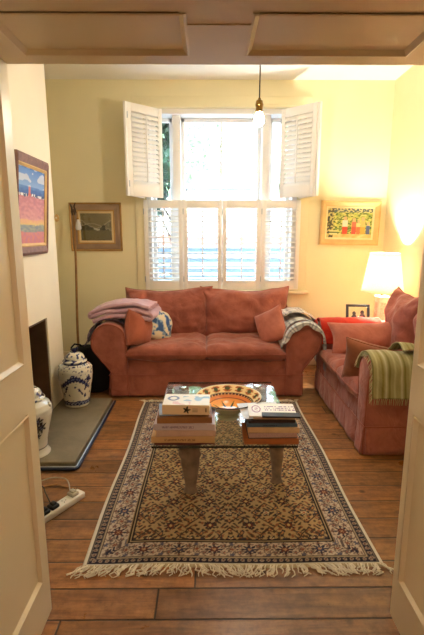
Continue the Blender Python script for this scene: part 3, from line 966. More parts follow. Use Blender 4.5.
# ------------------------------------------------------------------ rug
RX0, RX1, RY0, RY1 = -.588, .807, 1.722, 3.70
RW, RL = RX1 - RX0, RY1 - RY0
NAVY, INK, CREAM, BEIGE, RUST, TAN, IVORY = (36, 34, 50), (30, 25, 26), (206, 188, 158), (186, 160, 122), (120, 62, 44), (158, 128, 92), (212, 206, 190)
def petals(x, y, r, n, ph=0):
    d = sqrt(x * x + y * y); a = atan2(y, x)
    return d / (r * (.72 + .28 * cos(n * a + ph)))
def fil(x, y, k):
    return sin(x * k + 1.3 * sin(y * k * .7)) * sin(y * k + 1.2 * sin(x * k * .8))
def rugc(u, v):
    x = u * RW; y = v * RL
    dx = min(x, RW - x); dy = min(y, RL - y)
    e = min(dx, dy + .0)
    along = y if dx < dy else x
    mid = (RL if dx < dy else RW) / 2
    al = along - mid
    if dy < .012: c = (196, 182, 150) if (x * 60) % 1 < .8 else (176, 160, 128); return c
    e = min(dx, dy * 1.25)
    if e < .019: return IVORY
    if e < .024: return INK
    if e < .062:     # outer guard: dark with a row of pale rings
        t = (al / .030) % 1
        q = abs(e - .043)
        if ((t - .5) / .32) ** 2 + (q / .011) ** 2 < 1: return (156, 138, 120) if ((t - .5) / .15) ** 2 + (q / .006) ** 2 > 1 else (96, 52, 44)
        return NAVY if q < .015 else (118, 104, 92)
    if e < .068: return (176, 158, 130)
    if e < .073: return (60, 44, 40)
    if e < .183:     # main border
        per = .17
        f = (al / per) % 1 - .5; g = (al / per + .5) % 1 - .5
        X = f * per; Y = e - .128
        d = petals(X, Y, .042, 8)
        if d < .3: return (176, 136, 104)
        if d < .6: return (104, 54, 46) if floor(al / per) % 2 else (58, 62, 88)
        if d < 1: return (44, 42, 60)
        X2 = g * per
        d2 = petals(X2, Y, .032, 6, .5)
        if d2 < .4: return (130, 76, 62)
        if d2 < .7: return (176, 156, 134)
        if d2 < .98: return (86, 70, 70)
        for sy in (-1, 1):
            d3 = petals(X, Y - sy * .046, .015, 4)
            if d3 < .9: return (110, 80, 70)
            d3 = petals(X2, Y - sy * .043, .018, 5)
            if d3 < .9: return (84, 84, 102)
            d3 = petals(abs(X) - .046, Y - sy * .028, .017, 5)
            if d3 < .5: return (150, 100, 84)
            if d3 < .95: return (92, 78, 76)
        vine = abs(Y - .034 * sin(al * 2 * pi / per + pi / 2))
        if vine < .004: return (104, 88, 78)
        if fil(X, Y, 170) > .36: return (126, 108, 98)
        return (190, 172, 152)
    if e < .188: return (150, 122, 92)
    if e < .196: return INK
    if e < .201: return (176, 152, 116)
    if e < .212: return (24, 22, 32)
    # field
    cx = x - RW / 2; cy = y - RL / 2
    W_, H_ = .205, .205
    best = None
    for (ox, oy, kind) in ((0, 0, 0), (.5, .5, 1)):
        X = ((cx / W_ + ox + .5) % 1 - .5) * W_; Y = ((cy / H_ + oy + .5) % 1 - .5) * H_
        d = petals(X, Y, .036 if kind else .032, 8 if kind else 6)
        if d < .33: return (196, 160, 104) if kind else (150, 74, 50)
        if d < .6: return (110, 52, 40) if kind else (200, 180, 140)
        if d < 1: return (34, 32, 48)
        ad = abs(abs(X) + abs(Y) * .9 - .078)
        if kind == 0 and ad < .0045: return (66, 52, 46)
        # leaves round the diamond
        for sx in (-1, 1):
            for sy in (-1, 1):
                if kind == 0:
                    lx = (X - sx * .056); ly = (Y - sy * .038)
                    ra = lx * .6 + sx * sy * ly * .8; rb_ = -sx * sy * lx * .8 + ly * .6
                    dd = (ra / .030) ** 2 + ((rb_ - 12 * ra * ra * sx) / .010) ** 2
                    if dd < .35: return (168, 120, 76)
                    if dd < 1: return (44, 46, 58)
        for sg in (-1, 1):
            if kind == 0:
                d4 = petals(X - sg * .0, Y - sg * .068, .017, 5)
                if d4 < .5: return (186, 140, 90)
                if d4 < 1: return (96, 50, 40)
                d4 = petals(X - sg * .068, Y, .017, 5)
                if d4 < .5: return (186, 140, 90)
                if d4 < 1: return (60, 60, 78)
    if fil(abs(cx), abs(cy), 130) > .33: return (74, 58, 48)
    if fil(abs(cx) + .013, abs(cy) + .02, 95) < -.55: return (132, 84, 58)
    return (170, 142, 100)
def rugcl(u, v):
    c = rugc(u, v)
    n = noise.noise(Vector((u * 120, v * 170, 4))) * 9
    return s2l([max(0, min(255, q + n)) for q in c])
rug = thing('rug', 'beige and navy patterned oriental rug with cream fringe on the floorboards', 'rug', ((RX0 + RX1) / 2, (RY0 + RY1) / 2, 0))
ro = ((RX0 + RX1) / 2, (RY0 + RY1) / 2, 0)
mb = MB()
def rugp(u, v):
    x = RX0 + u * RW; y = RY0 + v * RL
    x += .006 * sin(y * 5) * (1 if u < .02 or u > .98 else .5)
    y += .012 * nz((x, 0, 0), 3, 4) * ((1 - v) if v < .1 else 0)
    ed = min(u * RW, (1 - u) * RW, v * RL, (1 - v) * RL)
    z = .009 * min(1, ed / .006) + .001 + .003 * (1 + nz((x, y, 0), 2.5, 3)) * min(1, ed / .03)
    return (x, y, z)
mb.grid(rugp, 300, 420, rugcl)
mb.build('pile', M_rug, rug, origin=ro)
rnd = random.Random(4)
def rug_fringe(y0, sg, ln, n):
    fm = MB()
    for k in range(n):
        kk = k + rnd.uniform(-.9, .9) + 1.6 * sin(k * .9)
        x = min(RX1 - .004, max(RX0 + .004, RX0 + .004 + (RW - .008) * kk / (n - 1)))
        sw = .085 * nz((x, sg, 0), 4, 2)
        l = ln * rnd.uniform(.7, 1.25)
        p = []
        y00 = y0 + .012 * nz((x, 0, 0), 3, 4) * (sg < 0)
        for i in range(6):
            f = i / 5
            p.append((x + sw * f + .018 * sin(f * 5 + rnd.random() * 6) * f + (-.03 if x < RX0 + .03 else (.03 if x > RX1 - .03 else 0)) * f, y00 + sg * l * f * (1 - .2 * f), .012 + .010 * sin(f * 3) * rnd.random() - .007 * f))
        fm.tube(p, [.0028, .003, .0034, .0036, .0032, .002], 5)
    o = fm.build('fringe', M_fringe, rug, origin=ro)
    return o
rug_fringe(RY0 + .006, -1, .068, 170)
rug_fringe(RY1 - .006, 1, .05, 200)

# ------------------------------------------------------------------ coffee table
TX0, TX1, TY0, TY1, TZ = -.30, .465, 2.07, 3.06, .42
to = ((TX0 + TX1) / 2, (TY0 + TY1) / 2, 0)
ct = thing('coffee_table', 'glass-topped coffee table on carved wooden legs standing on the rug', 'table', to)
g = MB()
x0, x1, y0, y1, z0, z1 = TX0, TX1, TY0, TY1, TZ - .012, TZ
g.add([(x0, y0, z1), (x1, y0, z1), (x1, y1, z1), (x0, y1, z1)], [[0, 1, 2, 3]])
g.add([(x0, y0, z0), (x1, y0, z0), (x1, y1, z0), (x0, y1, z0)], [[3, 2, 1, 0]])
g.add([(x0, y0, z0), (x1, y0, z0), (x1, y1, z0), (x0, y1, z0), (x0, y0, z1), (x1, y0, z1), (x1, y1, z1), (x0, y1, z1)], [[0, 1, 5, 4], [1, 2, 6, 5], [2, 3, 7, 6], [3, 0, 4, 7]], mi=1)
g.build('glass_top', [M_top, GLASS_EDGE], ct, smooth=False, origin=to)
def table_leg(x, y, dx, dy, wid):
    l = MB()
    n = 26
    def fn(u, v):
        s = v
        z = .404 - s * .39
        # cabriole outline: broad knee, tapering to a slim ankle and small foot
        kw = wid * (1.0 + .18 * sin(s * pi * 1.2)) * (1 - .72 * s ** 1.1) + .012 + (.016 * exp(-((s - 1) / .06) ** 2)) + .005 * sin(s * 38) * (s < .5)
        kd = kw * .62
        ox = dx * (sin(s * pi) * .35 + s * .9); oy = dy * (sin(s * pi) * .35 + s * .9)
        a = 2 * pi * u
        r = 1 + .06 * cos(4 * a)
        return (x + ox + kw * cos(a) * r, y + oy + kd * sin(a) * r, z)
    l.grid(fn, 24, n, closed_u=True)
    l.add([fn(k / 24, 0) for k in range(24)], [list(range(24))])
    l.add([fn(k / 24, 1) for k in range(24)], [list(range(24))[::-1]])
    lo = l.build('leg', M_leg, ct, origin=to)
    d = MB()
    d.lathe([(.001, .0), (.026, .0), (.028, .004), (.026, .009), (.001, .011)], 24, mtx=T((x, y, TZ + .0005)))
    d.lathe([(.001, -.016), (.02, -.016), (.02, -.0125), (.001, -.0125)], 20, mtx=T((x, y, TZ)))
    d.build('fixing_disc', M_chrome, lo, origin=to)
table_leg(-.118, 2.25, .012, .05, .052)
table_leg(.385, 2.33, .03, .07, .036)
table_leg(-.185, 2.935, -.01, -.03, .04)
table_leg(.355, 2.97, .02, -.03, .04)

# painted bowl
bwl = thing('ceramic_bowl', 'wide painted ceramic bowl with orange and yellow bands on the glass table', 'bowl', (.118, 2.425, TZ + .001))
prof = [(.001, .0), (.058, .0), (.064, .004), (.060, .024), (.072, .040), (.112, .070), (.152, .102), (.178, .124), (.197, .134), (.200, .138), (.197, .141), (.183, .132), (.168, .120), (.150, .104), (.125, .086), (.095, .066), (.060, .052), (.03, .047), (.001, .046)]
P2, _ = resample(prof, 91)
def bowlc(u, v):
    k = min(90, int(round(v * 90))); r, z = P2[k].x, P2[k].y
    a = u * 2 * pi
    inside = k > 47
    if not inside: return s2l((176, 184, 150) if z < .110 else (216, 206, 180))
    if r > .190: return s2l((40, 44, 66)) if r > .195 else s2l((238, 230, 205))
    if r > .150:
        t = (a * 14 / (2 * pi)) % 1 - .5; q = (r - .170) / .017
        if (t / .28) ** 2 + q * q * 1.0 < .5: return s2l((70, 74, 40))
        if (t / .4) ** 2 + q * q < 1 and abs(q) > .25: return s2l((176, 96, 52))
        return s2l((238, 214, 160))
    if r > .143: return s2l((70, 40, 30))
    if r > .118:
        t = (a * 40 / (2 * pi)) % 1
        if r > .134: return s2l((60, 36, 34)) if t < .55 else s2l((224, 170, 110))
        return s2l((228, 134, 70))
    if r > .112: return s2l((120, 44, 30))
    t = (a * 8 / (2 * pi)) % 1 - .5; q = (r - .07) / .03
    if abs(t) < .10 * (1 - q) and -1 < q < 1: return s2l((60, 70, 40))
    f = r / .112
    return s2l((250 - 8 * f, 196 - 40 * f, 74))
mb = MB()
mb.grid(lambda u, v: ((lambda p: (p.x * cos(2 * pi * u), p.x * sin(2 * pi * u), p.y))(P2[min(90, int(round(v * 90)))])), 160, 90, bowlc, closed_u=True)
mb.build('bowl_body', M_bowl, bwl)

# ------------------------------------------------------------------ books
def plate_grid(mb, mapf, nx, ny, fn): mb.grid(mapf, nx, ny, lambda u, v: s2l(fn(u, v)))
BM = {}
def bmat(rgb, rough=.5):
    if rgb not in BM: BM[rgb] = plain('book_cover_%d_%d_%d' % rgb, rgb, rough, var=.08, scale=20)
    return BM[rgb]
def book(label, group, x0, x1, y0, d, z0, z1, cover, rz=0.0, cov_print=None, spine_print=None, pages_front=False, pm=None):
    w = x1 - x0; h = z1 - z0
    t = thing('book', label, 'book', ((x0 + x1) / 2, y0 + d / 2, z0), rz, group)
    ct_ = min(.003, h * .2)
    c = MB()
    c.box((-w / 2, -d / 2, 0), (w / 2, d / 2, ct_), .0008, 1).box((-w / 2, -d / 2, h - ct_), (w / 2, d / 2, h), .0008, 1)
    if pages_front: c.box((-w / 2, d / 2 - ct_, 0), (w / 2, d / 2, h), .0008, 1)
    else: c.box((-w / 2, -d / 2 - .001, 0), (w / 2, -d / 2 + ct_, h), .001, 2)
    co = c.build('cover', bmat(cover), t)
    MB().box((-w / 2 + .004, -d / 2 + (.004 if pages_front else ct_), ct_), (w / 2 - .004, d / 2 - (ct_ if pages_front else .004), h - ct_)).build('pages', pm or M_pages, t, smooth=False)
    if cov_print:
        m = MB(); plate_grid(m, lambda u, v: (-w / 2 + .002 + u * (w - .004), -d / 2 + .002 + v * (d - .004), h + .0006), 70, 44, cov_print)
        m.build('cover_print', M_print, co)
    if spine_print:
        m = MB(); plate_grid(m, lambda u, v: (-w / 2 + .003 + u * (w - .006), -d / 2 - .0016, .002 + v * (h - .004)), 110, 16, spine_print)
        m.build('spine_print', M_print, co)
    return t
def blue_swirl(u, v):
    X = (u - .2) / .13; Y = (v - .6) / .22
    d = sqrt(X * X + Y * Y)
    if .6 < d < 1: return (120, 140, 186)
    n = noise.noise(Vector((u * 6, v * 4 + 3, 1)))
    if u > .4 and .35 < v < .8 and n > .05: return (150, 190, 224)
    if .2 < u < .6 and v < .3 and n > .15: return (232, 206, 214)
    return (242, 240, 240)
def emblem(u, v):
    X = (u - .52) / .085; Y = (v - .5) / .42
    a = atan2(Y, X); d = sqrt(X * X + Y * Y)
    if d < .72 + .28 * sin(5 * a + 1): return (30, 26, 26)
    if .64 < u < .76 and .25 < v < .75 and (v * 7) % 1 < .45: return (150, 124, 96)
    if .92 < u < .95 and .3 < v < .7: return (110, 84, 66)
    return (232, 204, 166)
def lines(bg, fg, u0, u1):
    def f(u, v):
        if u0 < u < u1 and .3 < v < .72 and noise.noise(Vector((u * 60, v * 3, 2))) > -.1: return fg
        return bg
    return f
GL = 'books stacked on the left front of the glass table'
zt = TZ + .001
book('thin red-edged book at the bottom of the left stack', GL, -.285, .03, 2.085, .20, zt, zt + .012, (104, 44, 40), R(1.0))
book('thick tan book second from the bottom of the left stack', GL, -.300, .032, 2.08, .21, zt + .0125, zt + .046, (198, 158, 112), R(-.6), spine_print=lines((198, 158, 112), (150, 112, 76), .2, .7))
book('pinkish beige book third from the bottom of the left stack', GL, -.275, .035, 2.085, .20, zt + .0465, zt + .078, (204, 168, 150), R(.8))
book('pale lilac book in the middle of the left stack', GL, -.285, .033, 2.09, .20, zt + .0785, zt + .112, (196, 180, 192), R(-.8), spine_print=lines((200, 184, 192), (150, 126, 142), .12, .66))
book('brown leather book third from the top of the left stack', GL, -.272, .015, 2.10, .18, zt + .1125, zt + .144, (140, 92, 50), R(1.2))
book('thin pale blue book under the thick white paperback', GL, -.27, -.02, 2.13, .15, zt + .1445, zt + .153, (150, 172, 206), R(6))
book('thick white paperback with blue swirl cover on top of the left stack', GL, -.242, .006, 2.115, .155, zt + .1535, zt + .207, (236, 216, 184), R(-2.0), cov_print=blue_swirl, spine_print=emblem)
GR = 'books stacked on the right front of the glass table'
def swirl_logo(u, v):
    X = (u - .16) / .1; Y = (v - .55) / .3
    d = sqrt(X * X + Y * Y)
    if .75 < d < 1 or (d < .5 and noise.noise(Vector((u * 30, v * 20, 1))) > .05): return (176, 130, 168)
    if u > .3 and .4 < v < .85:
        r_ = (v * 7) % 1
        if r_ < .55 and noise.noise(Vector((u * 34, floor(v * 7) * 3.3, 2))) > -.05: return (150, 120, 172)
    return (244, 242, 242)
book('orange-brown large book at the bottom of the right stack', GR, .185, .472, 2.085, .20, zt, zt + .03, (170, 96, 48), R(-.5))
book('dark grey book second from the bottom of the right stack', GR, .205, .462, 2.09, .19, zt + .0305, zt + .064, (54, 44, 48), R(.8), pages_front=True, pm=plain('pinkish_pages', (190, 156, 148), .8, var=.15, scale=200))
book('thick tan paper-edged book in the middle of the right stack', GR, .205, .475, 2.085, .19, zt + .0645, zt + .094, (206, 170, 130), R(-1.2))
book('blue-grey book above the tan one in the right stack', GR, .198, .462, 2.09, .18, zt + .0945, zt + .112, (72, 92, 112), R(.4), spine_print=lines((72, 92, 112), (40, 50, 66), .3, .6))
book('dark brown slim book near the top of the right stack', GR, .205, .452, 2.10, .18, zt + .1125, zt + .126, (56, 36, 30), R(1))
book('thin pale blue magazine sticking out to the left of the right stack', GR, .172, .40, 2.13, .21, zt + .1265, zt + .1295, (222, 228, 240), R(7))
book('tan slim paperback near the top of the right stack', GR, .235, .452, 2.105, .17, zt + .1300, zt + .140, (188, 154, 120), R(-1))
book('white softback with purple round mark and lettering on top of the right stack', GR, .215, .468, 2.11, .17, zt + .1405, zt + .146, (240, 238, 238), R(-2), cov_print=swirl_logo)
book('thin black-spined booklet resting on the white softback of the right stack', GR, .278, .475, 2.083, .05, zt + .1475, zt + .157, (16, 15, 17), R(-3))
# ------------------------------------------------------------------ hearth, jars, fender
hs = MB()
hs.box((CX, 2.575, 0), (-.872, 3.69, .05), .008, 3)
o = hs.build('hearth_slab', M_stone, origin=(-1.1, 3.13, 0)); tag(o, 'grey stone hearth slab raised in front of the fireplace', 'hearth')
fd = thing('fender_strip', 'low dark blue metal fender edging the stone hearth', 'fender', (-.86, 3.1, 0))
fo = (-.86, 3.1, 0)
MB().tube([(CX + .02, 2.553, .012), (-.866, 2.553, .012), (-.852, 2.567, .012), (-.852, 3.70, .012)], .011, 10).build('rail', M_fender, fd, origin=fo)
MB().tube([(CX + .02, 2.560, .024), (-.870, 2.560, .024), (-.859, 2.571, .024), (-.859, 3.69, .024)], .004, 8).build('trim_wire', M_steel, fd, origin=fo)

def jar(label, loc, rot, prof, lid, patfn, lidfn, knob=True):
    t = thing('ginger_jar', label, 'jar', loc, rot, 'lidded blue and white jars on the hearth')
    P, L = resample(prof, 91)
    mb = MB()
    mb.grid(lambda u, v: ((lambda p: (p.x * cos(2 * pi * u), p.x * sin(2 * pi * u), p.y))(P[min(90, int(round(v * 90)))])), 128, 90, lambda u, v: s2l(patfn(u, P[min(90, int(round(v * 90)))].y)), closed_u=True)
    mb.build('body', M_porc, t)
    Q, L2 = resample(lid, 41)
    mb = MB()
    mb.grid(lambda u, v: ((lambda p: (p.x * cos(2 * pi * u), p.x * sin(2 * pi * u), p.y))(Q[min(40, int(round(v * 40)))])), 96, 40, lambda u, v: s2l(lidfn(u, v)), closed_u=True)
    lo = mb.build('lid', M_porc, t)
    zk = lid[-1][1]
    k = MB()
    k.ball((0, 0, zk + .014), .021, 16, 10, (1.25, .85, .9), fn=lambda d: 1 + .13 * sin(7 * d.x + 2) * cos(9 * d.z))
    k.ball((.022, 0, zk + .026), .0125, 12, 8, fn=lambda d: 1 + .15 * cos(8 * d.y))
    k.ball((-.026, 0, zk + .020), .008, 10, 6)
    k.lathe([(.001, zk - .003), (.020, zk - .003), (.018, zk + .003), (.001, zk + .004)], 16)
    k.build('lid_knob', M_cobalt, lo)
    for a in (R(0), R(180)):
        l = MB()
        rr = max(p[0] for p in prof)
        l.ball((rr * .90 * cos(a), rr * .90 * sin(a), .345), .017, 12, 8, (1, .8, 1), fn=lambda d: 1 + .12 * cos(6 * d.z + 4 * d.y))
        l.build('lug', plain('lug_porcelain', (214, 210, 198), .2), t)
    return t
WHITE = (226, 222, 206); BL = (40, 46, 92); BL2 = (90, 104, 150)
def dragon(u, z):
    a = (u - .77) * 2 * pi     # facing camera near a = 0
    a = (a + pi) % (2 * pi) - pi
    if z < .018: return WHITE
    if .025 < z < .062:
        if z < .030 or z > .057: return BL
        return BL if sin(u * 2 * pi * 22 + 3 * sin(z * 300)) > -.2 else (150, 158, 186)
    if .375 < z < .39: return BL
    # dragon body: a thick wave with ragged scales
    for (ph, sg) in ((0, 1), (pi, 1)):
        b = (a - ph + pi) % (2 * pi) - pi
        if -1.25 < b < 1.15:
            zc = .225 + .045 * sin(b * 2.6 + 1.2) - .01 * b
            th = .024 * (1 - (b / 1.5) ** 2) + .006 * sin(b * 36)
            if abs(z - zc) < th: return BL if abs(z - zc) > .006 or int(b * 30) % 2 else BL2
            if .85 < b < 1.3 and abs(z - .255) < .028 + .012 * sin(b * 40): return BL
            for (lb, lz, dx) in ((-.5, .175, .5), (.45, .15, -.6), (.8, .19, .3)):
                if abs((b - lb) - dx * (z - lz) * 8) < .06 and abs(z - lz) < .032: return BL
    n = noise.noise(Vector((a * 4.5, z * 42, 7)))
    if n > .36: return BL2 if n < .45 else BL
    if z > .31 and noise.noise(Vector((a * 7, z * 70, 3))) > .33: return BL
    return WHITE
def peony(u, z):
    a = (u - .86) * 2 * pi
    a = (a + pi) % (2 * pi) - pi
    for ph in (-2.1, 0, 2.1):
        b = (a - ph + pi) % (2 * pi) - pi
        for (cz, cb, r) in ((.265, .0, .040), (.215, .18, .046), (.205, -.22, .034), (.16, .02, .030)):
            X = (b - cb) * .125; Y = z - cz
            d = petals(X, Y, r, 7, cz * 40)
            if d < 1: return (24, 26, 48) if (d > .5 or noise.noise(Vector((X * 90, Y * 90, 2))) > -.05) else (120, 128, 160)
    if .052 < z < .060 and sin(a * 2 + 1) > -.3: return (30, 32, 56)
    return (224, 222, 214)
def lidp(u, v):
    a = u * 2 * pi
    n = noise.noise(Vector((cos(a) * 2.3, sin(a) * 2.3, v * 7)))
    if v > .92: return BL
    if n > .22: return BL
    if n > .1: return BL2
    return WHITE
lidprof = [(.076, .382), (.098, .386), (.102, .392), (.098, .400), (.086, .408), (.082, .425), (.072, .445), (.052, .462), (.026, .471), (.018, .473)]
jar('blue and white lidded jar with a dragon at the far end of the hearth', (-1.145, 3.55, .051), 0.0,
    [(.001, .0), (.098, .0), (.104, .008), (.106, .02), (.110, .06), (.122, .14), (.136, .22), (.143, .28), (.142, .32), (.128, .355), (.098, .378), (.080, .385), (.080, .392)], lidprof, dragon, lidp)
jar('blue and white lidded jar with dark peonies at the near end of the hearth', (-1.185, 2.69, .051), 0.0,
    [(.001, .0), (.104, .0), (.112, .006), (.112, .014), (.100, .032), (.094, .055), (.098, .10), (.112, .17), (.130, .24), (.141, .29), (.141, .325), (.126, .358), (.098, .378), (.080, .385), (.080, .392)], lidprof, peony, lidp)

# ------------------------------------------------------------------ black bag, pole
bg = thing('black_bag', 'black soft bag slumped between the hearth and the window sofa', 'bag', (-1.16, 4.02, 0))
mb = MB()
def bagf(u, v):
    th = 2 * pi * u; ph = pi * (v - .5) * .9999
    c_ = abs(cos(ph)) ** .5; s_ = (abs(sin(ph)) ** .6) * (1 if ph > 0 else -1)
    def se(q, e): return (abs(q) ** e) * (1 if q > 0 else -1)
    x = .235 * c_ * se(cos(th), .6); y = .15 * c_ * se(sin(th), .6); z = .225 + .225 * s_
    k = 1 + .05 * nz((x * 2, y * 2, z * 2), 3, 5)
    if z > .3: x *= 1 - .35 * ((z - .3) / .15) ** 2 * (1 if x < 0 else .8)
    return (x * k, y * k, max(.002, z))
mb.grid(bagf, 40, 30, closed_u=True)
mb.build('body', M_black, bg)
MB().tube([(-.14, 0, .40), (-.155, -.02, .44), (-.12, -.03, .475), (-.07, -.02, .465), (-.05, 0, .43)], .009, 8).build('handle', M_black, bg)

pl = thing('window_pole', 'tall wooden pole with a forked top leaning in the corner by the landscape picture', 'pole', (-1.42, 4.55, 0))
MB().tube([(-.005, .0, .005), (-.004, .03, .6), (.004, .08, 1.2), (-.002, .12, 1.60), (-.004, .13, 1.73)], [.014, .014, .013, .012, .012], 10).build('shaft', plain('honey_pole_wood', (158, 116, 66), .45, var=.2, scale=20), pl)
fk = MB()
fk.tube([(-.004, .13, 1.70), (-.022, .125, 1.74), (-.02, .125, 1.78), (-.035, .12, 1.82)], [.013, .012, .010, .007], 8)
fk.tube([(-.004, .13, 1.70), (.016, .125, 1.75), (.006, .12, 1.79), (.022, .115, 1.83)], [.012, .011, .009, .006], 8)
fk.ball((-.006, .125, 1.745), .02, 12, 8, fn=lambda d: 1 + .2 * sin(7 * d.z))
fk.build('forked_head', plain('dark_carved_wood', (70, 48, 32), .6, var=.3, scale=30, bump=.3), pl)
ts = thing('glass_tassel', 'small pale glass drop hanging from the forked head of the pole', 'ornament', (-1.365, 4.62, 1.545))
MB().lathe([(.001, 0), (.022, .003), (.030, .016), (.031, .035), (.025, .065), (.016, .095), (.010, .112), (.001, .116)], 16).build('drop', plain('milky_glass', (206, 204, 208), .2, coat=.4), ts)
MB().lathe([(.009, .11), (.013, .114), (.012, .128), (.004, .135), (.001, .136)], 12).build('cap', M_brass, ts)
MB().tube([(0, 0, .13), (-.008, .01, .17), (-.025, .02, .20)], .0022, 6).build('cord', M_cord, ts)

# ------------------------------------------------------------------ pictures
def picture(name, label, w, h, loc, rot, bands, art, nx, ny, glass=False):
    """local: x width, z height, faces -y. bands: list of (width, depth, material) outer to inner"""
    t = thing(name, label, 'picture', loc, rot)
    ix = iz = 0.0
    for k, (bw, dp, mt, nm) in enumerate(bands):
        f = MB()
        bx_, bz_ = bw if isinstance(bw, tuple) else (bw, bw)
        a0, a1 = -w / 2 + ix, w / 2 - ix; b0, b1 = -h / 2 + iz, h / 2 - iz
        co = [(a0, b0), (a1, b0), (a1, b1), (a0, b1)]; ci = [(a0 + bx_, b0 + bz_), (a1 - bx_, b0 + bz_), (a1 - bx_, b1 - bz_), (a0 + bx_, b1 - bz_)]
        mo = [((p[0] * .65 + q[0] * .35), (p[1] * .65 + q[1] * .35)) for p, q in zip(co, ci)]
        vs = []
        for lst, y in ((co, 0.0), (co, -dp * .75), (mo, -dp), (ci, -dp * .62), (ci, 0.0)):
            vs += [(x, y, z) for x, z in lst]
        fs = []
        for r_ in range(4):
            for q in range(4):
                fs.append([r_ * 4 + q, r_ * 4 + (q + 1) % 4, (r_ + 1) * 4 + (q + 1) % 4, (r_ + 1) * 4 + q])
        for q in range(4):
            fs.append([16 + q, 16 + (q + 1) % 4, (q + 1) % 4, q])
        f.add(vs, fs)
        f.build(nm, mt, t, smooth=False)
        ix += bx_; iz += bz_
    W2, H2 = w - 2 * ix, h - 2 * iz
    c = MB()
    c.grid(lambda u, v: (-W2 / 2 + u * W2, -.008, -H2 / 2 + v * H2), nx, ny, lambda u, v: s2l(art(u, v)))
    c.add([(-W2 / 2, -.002, -H2 / 2), (W2 / 2, -.002, -H2 / 2), (W2 / 2, -.002, H2 / 2), (-W2 / 2, -.002, H2 / 2)], [[0, 1, 2, 3]], [s2l((120, 100, 80))] * 4)
    c.build('painting', M_paint, t, smooth=False)
    if glass:
        MB().box((-W2 / 2, -.0115, -H2 / 2), (W2 / 2, -.0095, H2 / 2)).build('glazing', M_pane, t, smooth=False)
    return t
def mixc(a, b, f): f = max(0, min(1, f)); return tuple(x + (y - x) * f for x, y in zip(a, b))
def N2(u, v, su, sv, s=0): return noise.noise(Vector((u * su, v * sv, s)))
def seascape(u, v):
    w = .02 * N2(u, v, 4, 4, 2)
    vv = v + w
    if vv > .76:
        c = mixc((140, 176, 224), (88, 130, 204), (vv - .76) / .24)
        n = N2(u, v, 4, 12, 4)
        if n > .12: c = mixc(c, (226, 226, 236), .8)
        return c
    if vv > .665:
        c = mixc((60, 96, 172), (96, 140, 206), (vv - .665) / .1 + N2(u, v, 8, 40, 1) * .4)
        if abs(u - .42) < .035 and vv < .755: return (206, 130, 120)
        return c
    if vv > .63:
        if abs(u - .42) < .05: return (214, 120, 110)
        return (232, 232, 236) if N2(u, v, 24, 18, 5) > -.05 else (58, 74, 120)
    if vv > .32:
        c = mixc((212, 152, 156), (198, 128, 140), (vv - .32) / .3)
        n = N2(u, v, 9, 26, 3)
        if n > .18: c = mixc(c, (226, 168, 170), .4)
        if n < -.25: c = mixc(c, (184, 122, 146), .5)
        return c
    if vv > .25: return mixc((226, 196, 132), (224, 170, 140), (vv - .25) / .07 + N2(u, v, 10, 20) * .6)
    if vv > .16: return mixc((128, 140, 160), (168, 172, 150), .5 + N2(u, v, 8, 34, 8))
    return mixc((212, 138, 132), (196, 128, 150), .5 + N2(u, v, 12, 20, 9))
picture('framed_seascape', 'framed pink and blue seascape painting on the chimney breast', .55, .69, (CX + .033, 3.225, 1.70), (R(4.5), 0, R(90)),
        [((.014, .06), .03, plain('mauve_brown_frame', (134, 98, 92), .5, var=.2, scale=30), 'frame'), (.024, .022, M_palewood, 'slip')], seascape, 70, 90)
def etching(u, v):
    c = (104, 92, 58)
    h1 = .62 + .16 * sin(u * 5 + 2.2) + .04 * N2(u, 0, 9, 1)
    h2 = .50 + .13 * sin(u * 4.1 + .2) + .04 * N2(u, 0, 14, 1, 3)
    if v > h1: c = (128, 114, 76)
    elif v > h2: c = mixc((92, 84, 56), (150, 138, 108), .5 + N2(u, v, 14, 30, 2))
    elif v > .38: c = (76, 70, 44)
    if abs(v - h1) < .016 or abs(v - h2) < .012: c = (176, 164, 136)
    if .42 < u < .62 and abs(v - .42 - .02 * sin(u * 20)) < .03: c = (196, 188, 164)
    if .68 < u < .80 and abs(v - .46) < .13 - abs(u - .74) * 1.2: c = (58, 56, 36)
    if v < .36: c = mixc(c, (112, 98, 60), .8)
    return c
picture('framed_landscape', 'grey-framed brown mountain landscape print on the wall left of the window', .565, .52, (-1.235, YB - .003, 1.583), (R(1), 0, 0),
        [(.018, .03, M_gilt, 'outer_edge'), (.06, .022, plain('grey_brown_frame', (150, 126, 104), .6, var=.15), 'frame'), (.014, .02, M_gilt, 'inner_edge'), (.022, .014, plain('cream_mount', (222, 200, 152), .8), 'mount')], etching, 90, 70, True)
def garden(u, v):
    n = N2(u, v, 9, 8, 1); n2 = N2(u, v, 22, 20, 4)
    c = mixc((116, 140, 60), (206, 206, 110), .5 + n)
    if n2 > .2: c = (66, 92, 44)
    if n2 < -.3: c = (228, 214, 150)
    if v > .86: c = (70, 88, 92) if n2 > -.1 else (214, 206, 150)
    if v < .12: c = mixc((226, 214, 160), (196, 164, 90), .5 + n)
    for (cx, cw, body, leg, hh) in ((.40, .055, (236, 228, 218), (190, 60, 40), .72), (.60, .05, (226, 110, 84), (196, 70, 60), .66), (.70, .04, (238, 214, 150), (206, 110, 70), .62), (.80, .05, (222, 190, 120), (216, 160, 70), .70), (.92, .04, (70, 96, 160), (60, 76, 140), .55)):
        if abs(u - cx) < cw * (1 if v < hh - .12 else .6) and .12 < v < hh:
            c = leg if v < .38 else body
            if v > hh - .12: c = (226, 180, 140)
    if u < .14:
        c = (70, 70, 48) if N2(u, v, 20, 14, 7) > -.1 else (196, 186, 120)
    if .06 < u < .24 and .1 < v < .25: c = (230, 220, 160) if abs(v - .18) > .03 else (90, 110, 60)
    return c
